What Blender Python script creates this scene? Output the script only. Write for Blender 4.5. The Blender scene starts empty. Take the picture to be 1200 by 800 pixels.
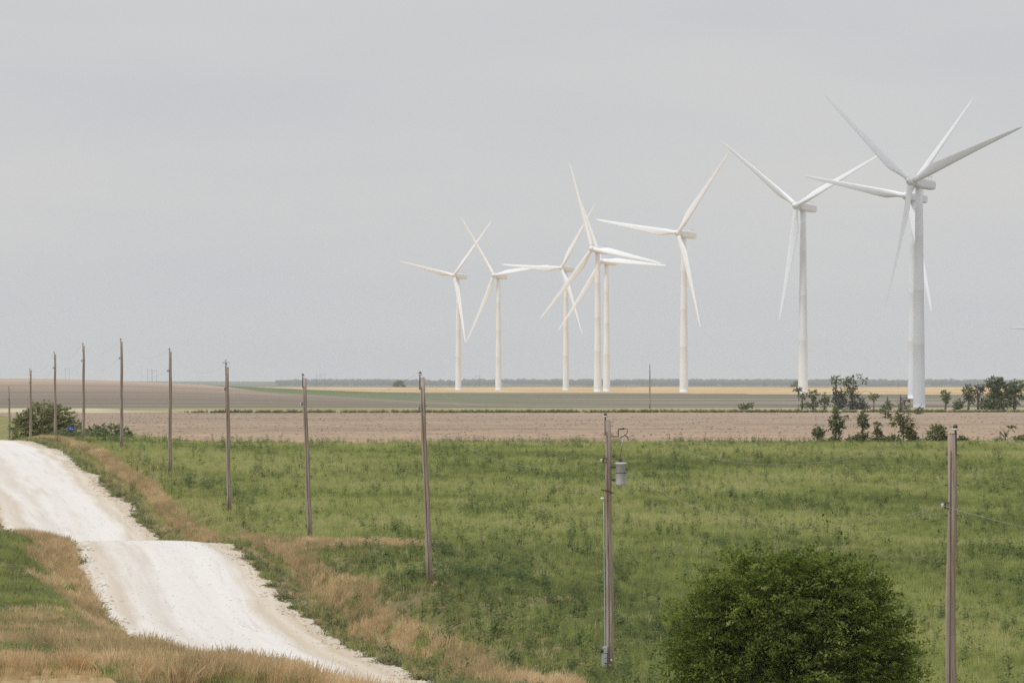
import bpy, math, random
import numpy as np
from mathutils import Vector, Matrix

R = math.radians
SC = bpy.context.scene
COL = SC.collection
rng = np.random.default_rng(7)
random.seed(7)

# ------------------------------------------------------------------ camera
EYE = 14.0            # eye level above the datum
F = 7000.0            # focal length in pixels of the 1200 px wide photograph
HZ = 440.0            # row of the eye level
cam_d = bpy.data.cameras.new('camera')
cam = bpy.data.objects.new('camera', cam_d)
COL.objects.link(cam)
cam.location = (0, 0, EYE)
cam.rotation_euler = (R(90) + math.atan((HZ - 400) / F), 0, 0)
cam_d.sensor_width = 36.0
cam_d.lens = 36.0 * F / 1200.0
cam_d.clip_start = 1.0
cam_d.clip_end = 60000.0
cam_d.dof.use_dof = True
cam_d.dof.focus_distance = 900.0
cam_d.dof.aperture_fstop = 14.0
SC.camera = cam

# ------------------------------------------------------------------ world, sun, exposure
SUN_EL, SUN_AZ = 54.0, 232.0      # azimuth clockwise from +Y: behind the camera, to the left
world = bpy.data.worlds.new('World')
SC.world = world
world.use_nodes = True
wn, wl = world.node_tree.nodes, world.node_tree.links
wn.clear()
w_out = wn.new('ShaderNodeOutputWorld')
w_bg = wn.new('ShaderNodeBackground'); w_bg.inputs['Strength'].default_value = 0.1
w_sky = wn.new('ShaderNodeTexSky'); w_sky.sky_type = 'NISHITA'; w_sky.sun_disc = False
w_sky.sun_elevation = R(SUN_EL); w_sky.sun_rotation = R(SUN_AZ)
w_sky.dust_density = 3.0
w_tc = wn.new('ShaderNodeTexCoord')
w_map = wn.new('ShaderNodeMapping'); w_map.inputs['Scale'].default_value = (9, 9, 48)
w_noise = wn.new('ShaderNodeTexNoise'); w_noise.inputs['Scale'].default_value = 1.0
w_noise.inputs['Detail'].default_value = 4.0
w_ramp = wn.new('ShaderNodeValToRGB')
w_ramp.color_ramp.elements[0].position = 0.3; w_ramp.color_ramp.elements[0].color = (0.528, 0.550, 0.577, 1)
w_ramp.color_ramp.elements[1].position = 0.72; w_ramp.color_ramp.elements[1].color = (0.597, 0.596, 0.596, 1)
w_sep = wn.new('ShaderNodeSeparateXYZ')
w_gain = wn.new('ShaderNodeMapRange')
w_gain.inputs['From Min'].default_value = 0.06; w_gain.inputs['From Max'].default_value = 1.0
w_gain.inputs['To Min'].default_value = 10.95; w_gain.inputs['To Max'].default_value = 17.5
w_mul = wn.new('ShaderNodeVectorMath'); w_mul.operation = 'SCALE'
w_mix = wn.new('ShaderNodeMix'); w_mix.data_type = 'RGBA'; w_mix.inputs['Factor'].default_value = 0.93
wl.new(w_tc.outputs['Generated'], w_map.inputs['Vector'])
wl.new(w_map.outputs[0], w_noise.inputs['Vector'])
wl.new(w_noise.outputs['Fac'], w_ramp.inputs['Fac'])
wl.new(w_tc.outputs['Generated'], w_sep.inputs[0])
wl.new(w_sep.outputs['Z'], w_gain.inputs['Value'])
wl.new(w_ramp.outputs['Color'], w_mul.inputs[0])
w_low = wn.new('ShaderNodeMapRange')
w_low.inputs['From Min'].default_value = -0.06; w_low.inputs['From Max'].default_value = -0.02
w_low.inputs['To Min'].default_value = 0.0; w_low.inputs['To Max'].default_value = 1.0
w_g2 = wn.new('ShaderNodeMath'); w_g2.operation = 'MULTIPLY'
wl.new(w_sep.outputs['Z'], w_low.inputs['Value'])
wl.new(w_gain.outputs[0], w_g2.inputs[0]); wl.new(w_low.outputs[0], w_g2.inputs[1])
wl.new(w_g2.outputs[0], w_mul.inputs['Scale'])
wl.new(w_sky.outputs['Color'], w_mix.inputs['A'])
wl.new(w_mul.outputs[0], w_mix.inputs['B'])
wl.new(w_mix.outputs['Result'], w_bg.inputs['Color'])
wl.new(w_bg.outputs[0], w_out.inputs['Surface'])

sun_d = bpy.data.lights.new('sun', 'SUN')
sun_d.energy = 1.5
sun_d.angle = R(10)
sun_d.color = (1.0, 0.993, 0.978)
sun = bpy.data.objects.new('sun', sun_d)
COL.objects.link(sun)
_sd = Vector((math.sin(R(SUN_AZ)) * math.cos(R(SUN_EL)), math.cos(R(SUN_AZ)) * math.cos(R(SUN_EL)), math.sin(R(SUN_EL))))
sun.rotation_euler = _sd.to_track_quat('Z', 'Y').to_euler()
sun.location = (0, 0, 300)

SC.view_settings.view_transform = 'Standard'
SC.view_settings.look = 'None'
SC.view_settings.gamma = 1.0
SC.view_settings.use_curve_mapping = False
SC.view_settings.exposure = 0.0
SC.render.engine = 'CYCLES'
SC.cycles.use_denoising = False
SC.cycles.use_adaptive_sampling = False
SC.cycles.use_light_tree = False
SC.cycles.max_bounces = 6
SC.cycles.diffuse_bounces = 3
SC.cycles.transparent_max_bounces = 4
SC.cycles.volume_bounces = 1

# ------------------------------------------------------------------ node helpers
def mat_new(name, rough=0.9, spec=0.2):
    m = bpy.data.materials.new(name)
    m.use_nodes = True
    nt = m.node_tree
    b = nt.nodes['Principled BSDF']
    b.inputs['Roughness'].default_value = rough
    b.inputs['Specular IOR Level'].default_value = spec
    return m, nt, b

def N(nt, kind, **kw):
    n = nt.nodes.new(kind)
    for k, v in kw.items():
        setattr(n, k, v)
    return n

def ramp(nt, stops, fac=None):
    n = N(nt, 'ShaderNodeValToRGB')
    e = n.color_ramp.elements
    while len(e) < len(stops):
        e.new(0.5)
    for i, (p, c) in enumerate(stops):
        e[i].position = p
        e[i].color = (*c, 1) if len(c) == 3 else c
    if fac is not None:
        nt.links.new(fac, n.inputs['Fac'])
    return n.outputs['Color']

def noise(nt, scale=(1, 1, 1), detail=5, rough=0.55, rot=0.0, coord='Position'):
    if coord == 'Position':
        src = N(nt, 'ShaderNodeNewGeometry').outputs['Position']
    else:
        src = N(nt, 'ShaderNodeTexCoord').outputs[coord]
    mp = N(nt, 'ShaderNodeMapping')
    if rot:
        # first turn, then stretch
        m2 = N(nt, 'ShaderNodeMapping'); m2.inputs['Rotation'].default_value = (0, 0, rot)
        nt.links.new(src, m2.inputs['Vector']); src = m2.outputs[0]
    mp.inputs['Scale'].default_value = scale
    nt.links.new(src, mp.inputs['Vector'])
    n = N(nt, 'ShaderNodeTexNoise')
    n.inputs['Scale'].default_value = 1.0
    n.inputs['Detail'].default_value = detail
    n.inputs['Roughness'].default_value = rough
    nt.links.new(mp.outputs[0], n.inputs['Vector'])
    return n.outputs['Fac']

def mixc(nt, fac, a, b, mode='MIX'):
    n = N(nt, 'ShaderNodeMix', data_type='RGBA', blend_type=mode)
    for s, v in (('Factor', fac), ('A', a), ('B', b)):
        if hasattr(v, 'links') or hasattr(v, 'is_linked'):
            nt.links.new(v, n.inputs[s])
        elif s == 'Factor':
            n.inputs['Factor'].default_value = v
        else:
            n.inputs[s].default_value = (*v, 1)
    return n.outputs['Result']

def maprange(nt, v, a, b, c=0.0, d=1.0, smooth=True):
    n = N(nt, 'ShaderNodeMapRange')
    n.interpolation_type = 'SMOOTHSTEP' if smooth else 'LINEAR'
    for k, x in (('From Min', a), ('From Max', b), ('To Min', c), ('To Max', d)):
        n.inputs[k].default_value = x
    nt.links.new(v, n.inputs['Value'])
    return n.outputs[0]

def math2(nt, op, a, b):
    n = N(nt, 'ShaderNodeMath', operation=op)
    for i, v in enumerate((a, b)):
        if isinstance(v, (int, float)):
            n.inputs[i].default_value = v
        else:
            nt.links.new(v, n.inputs[i])
    return n.outputs[0]

def dotpos(nt, vec):
    g = N(nt, 'ShaderNodeNewGeometry')
    n = N(nt, 'ShaderNodeVectorMath', operation='DOT_PRODUCT')
    nt.links.new(g.outputs['Position'], n.inputs[0])
    n.inputs[1].default_value = vec
    return n.outputs['Value']

def bump(nt, b, h, strength=0.4, dist=0.1):
    n = N(nt, 'ShaderNodeBump')
    n.inputs['Strength'].default_value = strength
    n.inputs['Distance'].default_value = dist
    nt.links.new(h, n.inputs['Height'])
    nt.links.new(n.outputs[0], b.inputs['Normal'])

RD = (-0.1229, 0.9924, 0.0)     # direction of the road
RN = (0.9924, 0.1229, 0.0)      # across the road
RANG = math.atan2(0.1229, 0.9924)

# ------------------------------------------------------------------ tags and mesh helpers
def tag(o, label=None, cat=None, group=None, kind=None):
    if label: o['label'] = label
    if cat: o['category'] = cat
    if group: o['group'] = group
    if kind: o['kind'] = kind
    return o

def empty(name, loc, label, cat, group=None, rz=0.0):
    o = bpy.data.objects.new(name, None)
    o.empty_display_size = 0.5
    COL.objects.link(o)
    o.location = loc
    o.rotation_euler = (0, 0, rz)
    return tag(o, label, cat, group)

class MB:
    """collects vertices and faces for one mesh object"""
    def __init__(self):
        self.v, self.f, self.n, self.c = [], [], 0, []
    def add(self, v, f, c=0.5):
        v = np.asarray(v, float).reshape(-1, 3)
        self.v.append(v)
        self.f += [tuple(int(i) + self.n for i in q) for q in f]
        self.c += [c] * len(f)
        self.n += len(v)
    def tube(self, pts, rad, seg=8, cap=True):
        pts = [Vector(p) for p in pts]
        if not hasattr(rad, '__len__'):
            rad = [rad] * len(pts)
        vs = []
        for i, p in enumerate(pts):
            d = (pts[min(i + 1, len(pts) - 1)] - pts[max(i - 1, 0)])
            if d.length < 1e-9: d = Vector((0, 0, 1))
            d.normalize()
            a = Vector((1, 0, 0)) if abs(d.x) < 0.8 else Vector((0, 1, 0))
            u = d.cross(a).normalized(); w = d.cross(u)
            for k in range(seg):
                t = 2 * math.pi * k / seg
                vs.append(p + (u * math.cos(t) + w * math.sin(t)) * rad[i])
        fs = []
        for i in range(len(pts) - 1):
            for k in range(seg):
                a0 = i * seg + k; a1 = i * seg + (k + 1) % seg
                fs.append((a0, a1, a1 + seg, a0 + seg))
        if cap:
            fs.append(tuple(range(seg - 1, -1, -1)))
            fs.append(tuple((len(pts) - 1) * seg + k for k in range(seg)))
        self.add([tuple(v) for v in vs], fs)
    def lathe(self, prof, seg=16, origin=(0, 0, 0)):
        ox, oy, oz = origin
        vs, fs = [], []
        for (r, z) in prof:
            for k in range(seg):
                t = 2 * math.pi * k / seg
                vs.append((ox + r * math.cos(t), oy + r * math.sin(t), oz + z))
        for i in range(len(prof) - 1):
            for k in range(seg):
                a0 = i * seg + k; a1 = i * seg + (k + 1) % seg
                fs.append((a0, a1, a1 + seg, a0 + seg))
        fs.append(tuple(range(seg - 1, -1, -1)))
        fs.append(tuple((len(prof) - 1) * seg + k for k in range(seg)))
        self.add(vs, fs)
    def box(self, c, size, bev=0.0, M=None):
        x, y, z = (s / 2 for s in size)
        b = min(bev, x * .9, y * .9, z * .9)
        if b <= 0:
            vs = [(sx * x, sy * y, sz * z) for sz in (-1, 1) for sx, sy in ((-1, -1), (1, -1), (1, 1), (-1, 1))]
            fs = [(3, 2, 1, 0), (4, 5, 6, 7), (0, 1, 5, 4), (1, 2, 6, 5), (2, 3, 7, 6), (3, 0, 4, 7)]
        else:
            vs = []
            for zz, ins in ((-z, b), (-z + b, 0), (z - b, 0), (z, b)):
                X, Y = x - ins, y - ins
                vs += [(-X + b, -Y, zz), (X - b, -Y, zz), (X, -Y + b, zz), (X, Y - b, zz), (X - b, Y, zz), (-X + b, Y, zz), (-X, Y - b, zz), (-X, -Y + b, zz)]
            fs = [tuple(range(7, -1, -1)), tuple(range(24, 32))]
            for i in range(3):
                for k in range(8):
                    fs.append((i * 8 + k, i * 8 + (k + 1) % 8, (i + 1) * 8 + (k + 1) % 8, (i + 1) * 8 + k))
        vs = [Vector(v) for v in vs]
        if M is not None: vs = [M @ v for v in vs]
        self.add([tuple(v + Vector(c)) for v in vs], fs)
    def build(self, name, m, parent=None, smooth=False, attr=False):
        me = bpy.data.meshes.new(name)
        v = np.concatenate(self.v) if self.v else np.zeros((0, 3))
        me.from_pydata(v.tolist(), [], self.f)
        if attr:
            a = me.attributes.new('tint', 'FLOAT', 'FACE')
            a.data.foreach_set('value', np.asarray(self.c, np.float32))
        me.materials.append(m)
        if smooth:
            me.polygons.foreach_set('use_smooth', [True] * len(me.polygons))
        me.update()
        o = bpy.data.objects.new(name, me)
        COL.objects.link(o)
        if parent is not None: o.parent = parent
        return o

def quads_mesh(name, verts, tint, m, parent=None, k=4):
    """verts (n,k,3): n separate k-gons as one mesh with a per-face tint"""
    n = len(verts)
    me = bpy.data.meshes.new(name)
    me.vertices.add(n * k)
    me.vertices.foreach_set('co', np.ascontiguousarray(verts, np.float32).ravel())
    me.loops.add(n * k)
    me.loops.foreach_set('vertex_index', np.arange(n * k, dtype=np.int32))
    me.polygons.add(n)
    me.polygons.foreach_set('loop_start', np.arange(0, n * k, k, dtype=np.int32))
    a = me.attributes.new('tint', 'FLOAT', 'FACE')
    a.data.foreach_set('value', np.asarray(tint, np.float32))
    me.materials.append(m)
    me.update(calc_edges=True)
    o = bpy.data.objects.new(name, me)
    COL.objects.link(o)
    if parent is not None: o.parent = parent
    return o

# ------------------------------------------------------------------ numpy noise
class VNoise:
    def __init__(self, seed):
        self.t = np.random.default_rng(seed).random((256, 256))
    def __call__(self, x, y):
        x = np.asarray(x, float); y = np.asarray(y, float)
        xi = np.floor(x).astype(int); yi = np.floor(y).astype(int)
        fx = x - xi; fy = y - yi
        fx = fx * fx * (3 - 2 * fx); fy = fy * fy * (3 - 2 * fy)
        T = self.t
        a = T[xi % 256, yi % 256]; b = T[(xi + 1) % 256, yi % 256]
        c = T[xi % 256, (yi + 1) % 256]; d = T[(xi + 1) % 256, (yi + 1) % 256]
        return (a * (1 - fx) + b * fx) * (1 - fy) + (c * (1 - fx) + d * fx) * fy
    def fbm(self, x, y, o=3):
        r = 0; w = 0; a = 1.0
        for i in range(o):
            r = r + a * self(x * 2 ** i + 17 * i, y * 2 ** i + 31 * i); w += a; a *= 0.5
        return r / w
vn1, vn2, vn3, vn4 = VNoise(1), VNoise(2), VNoise(3), VNoise(4)

def sm(a, b, x):
    t = np.clip((np.asarray(x, float) - a) / (b - a), 0, 1)
    return t * t * (3 - 2 * t)

class Prof:
    """monotone cubic through control points"""
    def __init__(self, pts):
        p = np.array(pts, float); self.x, self.y = p[:, 0], p[:, 1]
        h = np.diff(self.x); d = np.diff(self.y) / h
        m = np.zeros(len(p)); m[0], m[-1] = d[0], d[-1]
        for i in range(1, len(p) - 1):
            if d[i - 1] * d[i] > 0:
                w1 = 2 * h[i] + h[i - 1]; w2 = h[i] + 2 * h[i - 1]
                m[i] = (w1 + w2) / (w1 / d[i - 1] + w2 / d[i])
        self.m, self.h = m, h
    def __call__(self, x):
        x = np.clip(np.asarray(x, float), self.x[0], self.x[-1])
        i = np.clip(np.searchsorted(self.x, x) - 1, 0, len(self.h) - 1)
        h = self.h[i]; t = (x - self.x[i]) / h
        return ((2*t**3-3*t**2+1)*self.y[i] + (t**3-2*t**2+t)*h*self.m[i] + (-2*t**3+3*t**2)*self.y[i+1] + (t**3-t**2)*h*self.m[i+1])

# ------------------------------------------------------------------ terrain (heights relative to the eye)
gF = Prof([(-200,-3),(0,-3.2),(60,-7),(100,-9.6),(150,-10.5),(210,-10.5),(260,-9.95),(300,-9.5),(400,-8.4),(450,-7.75),(500,-7.15),(560,-6.62),(600,-6.55),
           (700,-6.8),(900,-7.12),(1150,-7.42),(1200,-7.42),(1330,-7.25),(1400,-7.5),(1600,-9.2),(1900,-11.3),(2100,-11.7),(2300,-10.0),(2500,-8.2),
           (2600,-7.7),(3000,-8.35),(3350,-9.0),(4000,-10.0),(4500,-10.2),(5300,-10.25),(5700,-11.2),(7000,-14.5),(12000,-25.5),(17000,-33.0),(20000,-29.0),(24000,-22.5),(26500,-30.0)])
gH = Prof([(1000,-7.0),(1330,-7.25),(1450,-7.35),(1600,-7.15),(1900,-6.1),(2100,-4.9),(2500,-2.1),(2750,-1.25),(3000,-1.9),(3600,-6),(4500,-10.2),(5300,-10.25),(5700,-11.2),(7000,-14.5),(12000,-25.5),(17000,-33.0),(20000,-29.0),(24000,-22.5),(26500,-30.0)])
gR = Prof([(-200,-3.4),(0,-3.5),(60,-5.2),(100,-6.3),(150,-8.3),(180,-9.8),(205,-10.9),(224,-11.45),(250,-11.5),(262,-11.35),(277,-10.75),(286,-10.1),(295,-9.2),
           (303,-8.75),(311,-8.72),(330,-9.45),(350,-10.4),(365,-10.55),(381,-9.8),(438,-7.9),(495,-6.45),(540,-6.1),(575,-6.25),(620,-7.4),(680,-9.4),(740,-11),(900,-9.5),(1100,-7.6),(1200,-7.45)])
gP = Prof([(0,-3.4),(60,-7),(100,-9.8),(150,-10.6),(208,-10.5),(235,-10.0),(261,-9.1),(290,-8.95),(324,-9.05),(382,-8.84),(438,-7.2),(500,-6.15),(559,-6.07),
           (615,-6.7),(674,-8.4),(734,-10.3),(900,-9.2),(1100,-7.5),(1200,-7.42)])
gL = Prof([(-200,-1.7),(0,-1.75),(30,-3.0),(60,-4.2),(100,-5.7),(130,-6.75),(137,-6.98),(141,-7.1),(150,-7.55),(165,-7.95),(180,-8.35),(215,-9.2),(240,-9.25),(265,-9.05),(290,-8.35),
           (302,-8.15),(330,-9.0),(365,-9.9),(438,-7.6),(495,-6.4),(540,-6.1),(575,-6.25),(620,-7.0),(700,-8.5),(900,-8.5),(1100,-7.5),(1200,-7.45)])
T_L, T_R = 14.9, 24.0

def st(X, Y):
    return RD[0] * X + RD[1] * Y, RN[0] * X + RN[1] * Y
def xy(s, t):
    return RD[0] * s + RN[0] * t, RD[1] * s + RN[1] * t

def ground_st(s, t):
    s = np.asarray(s, float); t = np.asarray(t, float)
    far = sm(1050, 1200, s)
    zf, zr, zp, zl = gF(s), gR(s), gP(s), gL(s)
    w = sm(24.6, 28.2, t); right = zr * (1 - w) + zp * w
    w = sm(29.5, 44, t); right = right * (1 - w) + zf * w
    w = sm(14.6, 10.8, t); left = zr * (1 - w) + zl * w
    z = np.where(t > 19.5, right, left)
    crown = 0.10 * (1 - ((t - 19.45) / 4.6) ** 2)
    z = z + np.where((t > T_L) & (t < T_R), crown, 0)
    z = z - .5 * sm(21.3, 24.2, t) * (1 - sm(25, 28.5, t)) * np.exp(-((s - 304) / 11.0) ** 2)
    z = z * (1 - far) + zf * far
    w = sm(290, 110, t) * sm(1330, 1500, s)
    z = z * (1 - w) + gH(s) * w
    off = 1 - sm(1.5, 0.0, np.abs(t - 19.45) - 4.5)          # undulation stays off the road
    off = np.where(np.abs(t - 19.45) < 4.55, 0, off)
    und = (vn1.fbm(s / 9, t / 7) - 0.5) * 0.30 + (vn2.fbm(s / 2.2, t / 2.0) - .5) * .10
    z = z + off * und * sm(60, 140, s) * (1 - sm(1050, 1150, s))
    z = z + (vn3.fbm(s / 420 + 3, t / 260) - 0.5) * 1.2 * sm(1900, 2600, s) * (1 - 0.6 * w)
    z = z + (vn4.fbm(s / 2500 + 3, t / 420, 4) - 0.5) * 5 * sm(16000, 19000, s)
    return z
def ground(X, Y):
    s, t = st(np.asarray(X, float), np.asarray(Y, float))
    return ground_st(s, t) + EYE
def gz(X, Y):
    return float(ground(X, Y))
def at(px, Y, py=None):
    """world X (and Z for a row py) of a photo pixel at depth Y"""
    X = (px - 600.0) / F * Y
    if py is None: return X
    return X, EYE + (HZ - py) / F * Y

# rows and columns of the ground grid
rows = list(np.arange(-60, 120, 6.0)) + list(np.arange(120, 200, 1.0)) + list(np.arange(200, 600, 0.5))
while rows[-1] < 26000: rows.append(rows[-1] * 1.009 + 0.2)
rows = np.array(rows)
cols = [T_L, T_L + 0.5, T_L + 1.2, 17.0, 18.2, 19.45, 20.7, 21.9, T_R - 1.2, T_R - 0.5, T_R, T_R + .35]
cols = cols + list(np.arange(24.8, 46, 0.7))
d = 0.7; c = cols[-1]
while c < 7000: d *= 1.06; c += d; cols.append(c)
c = T_L - .35; cols.append(c); d = 0.7
while c > -20: c -= d; cols.append(c)
while c > -7000: d *= 1.09; c -= d; cols.append(c)
cols = np.array(sorted(cols))
S, T = np.meshgrid(rows, cols, indexing='ij')
# ragged edges of the road
jr = (vn2.fbm(rows / 1.6, rows * 0 + 5, 3) - .5) * 1.3 + (vn3(rows / 14, rows * 0 + 9) - .5) * 1.0
jl = (vn2.fbm(rows / 1.5, rows * 0 + 55, 3) - .5) * 1.1 + (vn3(rows / 12, rows * 0 + 39) - .5) * .9
edge_r = np.exp(-((T - T_R) / 1.0) ** 2); edge_l = np.exp(-((T - T_L) / 1.0) ** 2)
Tj = T + jr[:, None] * edge_r + jl[:, None] * edge_l
def edge_right(s): return T_R + np.interp(s, rows, jr)
def edge_left(s): return T_L + np.interp(s, rows, jl)
X = RD[0] * S + RN[0] * Tj; Y = RD[1] * S + RN[1] * Tj
Z = ground_st(S, Tj) + EYE
nr, nc = S.shape
Sc = (S[:-1, :-1] + S[1:, 1:]) / 2; Tc = (T[:-1, :-1] + T[1:, 1:]) / 2

road = (Tc > T_L) & (Tc < T_R) & (Sc < 1180)
reg = np.full(Sc.shape, 0)
jit = (vn1.fbm(Sc / 6, Tc / 6) - .5) * 5
pl_edge = 577 + (vn1.fbm(Tc / 7, Tc * 0 + 3) - .5) * 5
reg[Sc < 99999] = 2                                            # pasture
reg[(Tc <= 30 + jit * .3) & (Tc >= T_R)] = 3                   # verge
reg[(Tc <= T_L)] = 4                                           # left bank
reg[(Sc < 139.8 + jit * .25) & (Tc < 7.6 + jit * .3)] = 5                            # dry mown grass
reg[(Sc > pl_edge) & (Tc > 42)] = 6                            # ploughed
reg[(Sc > pl_edge) & (Tc <= 42)] = 7                           # meadow
reg[(Sc > 1190)] = 8                                           # grassy strip
reg[(Sc > 1338)] = 9                                           # grey stubble
wheat_start = np.interp(Tc, [150, 185, 260, 420, 580, 900], [2760, 2720, 2820, 2550, 2490, 2470])
reg[(Sc > wheat_start)] = 10
reg[(Sc > 1338) & (Sc <= 2900) & (Tc < 186)] = 11              # brown hill
reg[(Sc > 5300)] = 12
reg[road] = 1

def ground_part(name, code, m, label=None):
    msk = reg == code
    ii, jj = np.nonzero(msk)
    a = ii * nc + jj
    q = np.stack([a, a + nc, a + nc + 1, a + 1], 1)
    q = q[:, ::-1]
    u, inv = np.unique(q.ravel(), return_inverse=True)
    co = np.stack([X.ravel()[u], Y.ravel()[u], Z.ravel()[u]], 1)
    n = len(q)
    me = bpy.data.meshes.new(name)
    me.vertices.add(len(u)); me.vertices.foreach_set('co', co.astype(np.float32).ravel())
    me.loops.add(4 * n); me.loops.foreach_set('vertex_index', inv.astype(np.int32).ravel())
    me.polygons.add(n); me.polygons.foreach_set('loop_start', np.arange(0, 4 * n, 4, dtype=np.int32))
    me.polygons.foreach_set('use_smooth', np.ones(n, bool))
    me.materials.append(m)
    me.update(calc_edges=True); me.validate()
    o = bpy.data.objects.new(name, me)
    COL.objects.link(o)
    return tag(o, kind='structure')

# ---- ground materials
def m_road():
    m, nt, b = mat_new('limestone_gravel', 0.95, 0.1)
    t = dotpos(nt, RN)
    wob = noise(nt, (0.05, 0.05, 0.05), 3)
    t = math2(nt, 'ADD', t, maprange(nt, wob, 0.2, 0.8, -.6, .6, False))
    # worn wheel lanes across the width
    lane = ramp(nt, [(0.0, (.54, .44, .32)), (0.06, (.66, .585, .49)), (0.15, (.575, .495, .395)), (0.22, (.71, .665, .61)), (0.32, (.63, .575, .51)), (0.40, (.74, .70, .65)), (0.56, (.72, .68, .63)), (0.66, (.76, .72, .67)),
                     (0.76, (.74, .70, .645)), (0.83, (.58, .49, .375)), (0.90, (.66, .57, .455)), (0.95, (.56, .455, .33)), (1.0, (.60, .51, .40))], maprange(nt, t, T_L, T_R, 0, 1, False))
    n1 = noise(nt, (2.2, 0.07, 1), 6, 0.62, rot=-RANG)
    n2 = noise(nt, (3.5, 3.5, 3.5), 5, 0.7)
    n3 = noise(nt, (.5, .022, .2), 4, 0.6, rot=-RANG)
    c = mixc(nt, maprange(nt, n3, 0.52, 0.72, 0, .55), lane, (.61, .53, .43))
    c = mixc(nt, maprange(nt, n3, 0.47, 0.32, 0, .7), c, (.77, .73, .68))
    c = mixc(nt, maprange(nt, n1, 0.52, 0.76, 0, .55), c, (.52, .475, .42))
    c = mixc(nt, maprange(nt, n1, 0.48, 0.25, 0, .5), c, (.79, .755, .71))
    c = mixc(nt, maprange(nt, n2, 0.42, 0.75, 0, .35), c, (.54, .50, .45))
    nt.links.new(c, b.inputs['Base Color'])
    bump(nt, b, n2, 0.5, 0.12)
    return m
def m_soil(name, c1, c2, c3, sc=(0.5, 0.5, 0.5), rot=0.0, fine=2.0, bmp=.5, thr=(.35, .5, .66)):
    m, nt, b = mat_new(name, 1.0, 0.05)
    n1 = noise(nt, sc, 6, 0.6, rot)
    n2 = noise(nt, (fine, fine, fine), 4, 0.65)
    c = ramp(nt, [(thr[0], c1), (thr[1], c2), (thr[2], c3)], n1)
    dk = tuple(x * .55 for x in c1)
    c = mixc(nt, maprange(nt, n2, 0.45, 0.75, 0, .5), c, dk)
    nt.links.new(c, b.inputs['Base Color'])
    if bmp: bump(nt, b, n2, bmp, 0.15)
    return m, nt, b, c

def m_ploughed():
    m, nt, b = mat_new('ploughed_soil', 1.0, 0.05)
    s = dotpos(nt, RD)
    n1 = noise(nt, (0.008, 0.022, 0.05), 6, 0.66, rot=-RANG)       # long bands along the furrows
    n2 = noise(nt, (0.30, 0.075, 0.3), 5, 0.72, rot=-RANG)
    n3 = noise(nt, (0.02, 0.016, .02), 4, 0.6, rot=.9)
    base = ramp(nt, [(0.0, (.48, .335, .22)), (0.06, (.46, .325, .215)), (0.14, (.41, .30, .205)), (0.35, (.365, .272, .19)), (0.7, (.345, .262, .19)), (1.0, (.375, .288, .21))], maprange(nt, s, 577, 1190, 0, 1, False))
    c = mixc(nt, maprange(nt, n1, 0.46, 0.7, 0, .7), base, (.235, .175, .135))
    c = mixc(nt, maprange(nt, n1, 0.5, 0.3, 0, .7), c, (.43, .325, .245))
    c = mixc(nt, maprange(nt, n3, 0.52, 0.68, 0, .6), c, (.42, .30, .215))
    c = mixc(nt, maprange(nt, n2, 0.50, 0.66, 0, .5), c, (.25, .19, .15))
    c = mixc(nt, maprange(nt, n2, 0.46, 0.32, 0, .45), c, (.50, .375, .275))
    nt.links.new(c, b.inputs['Base Color'])
    bump(nt, b, n2, .5, .3)
    return m
def m_hill():
    m, nt, b = mat_new('bare_hill_soil', 1.0, 0.05)
    s = dotpos(nt, RD)
    n1 = noise(nt, (0.003, 0.014, 0.05), 6, 0.6, rot=-RANG)
    n0 = noise(nt, (0.0022, 0.0022, 0.002), 3, 0.5)
    s = math2(nt, 'ADD', s, maprange(nt, n0, .2, .8, -90, 90, False))
    c = ramp(nt, [(0.0, (.20, .19, .13)), (0.10, (.17, .15, .115)), (0.2, (.215, .17, .14)), (0.42, (.255, .20, .162)), (0.54, (.305, .235, .185)), (0.63, (.35, .265, .21)), (0.70, (.45, .35, .27)), (0.9, (.47, .375, .29)), (1.0, (.45, .37, .28))], maprange(nt, s, 1338, 2850, 0, 1, False))
    c = mixc(nt, math2(nt, 'MULTIPLY', maprange(nt, n1, .5, .62, 0, .75), maprange(nt, s, 1900, 1450)), c, (.17, .185, .10))
    c = mixc(nt, maprange(nt, n1, 0.45, 0.72, 0, .45), c, (.17, .14, .11))
    c = mixc(nt, maprange(nt, n1, 0.5, 0.3, 0, .3), c, (.30, .23, .18))
    nb = noise(nt, (.0016, .017, .02), 5, .65, rot=-RANG)
    c = mixc(nt, maprange(nt, nb, .52, .62, 0, .55), c, (.20, .19, .125))
    c = mixc(nt, maprange(nt, nb, .46, .36, 0, .45), c, (.42, .33, .24))
    nt.links.new(c, b.inputs['Base Color'])
    return m
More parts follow.
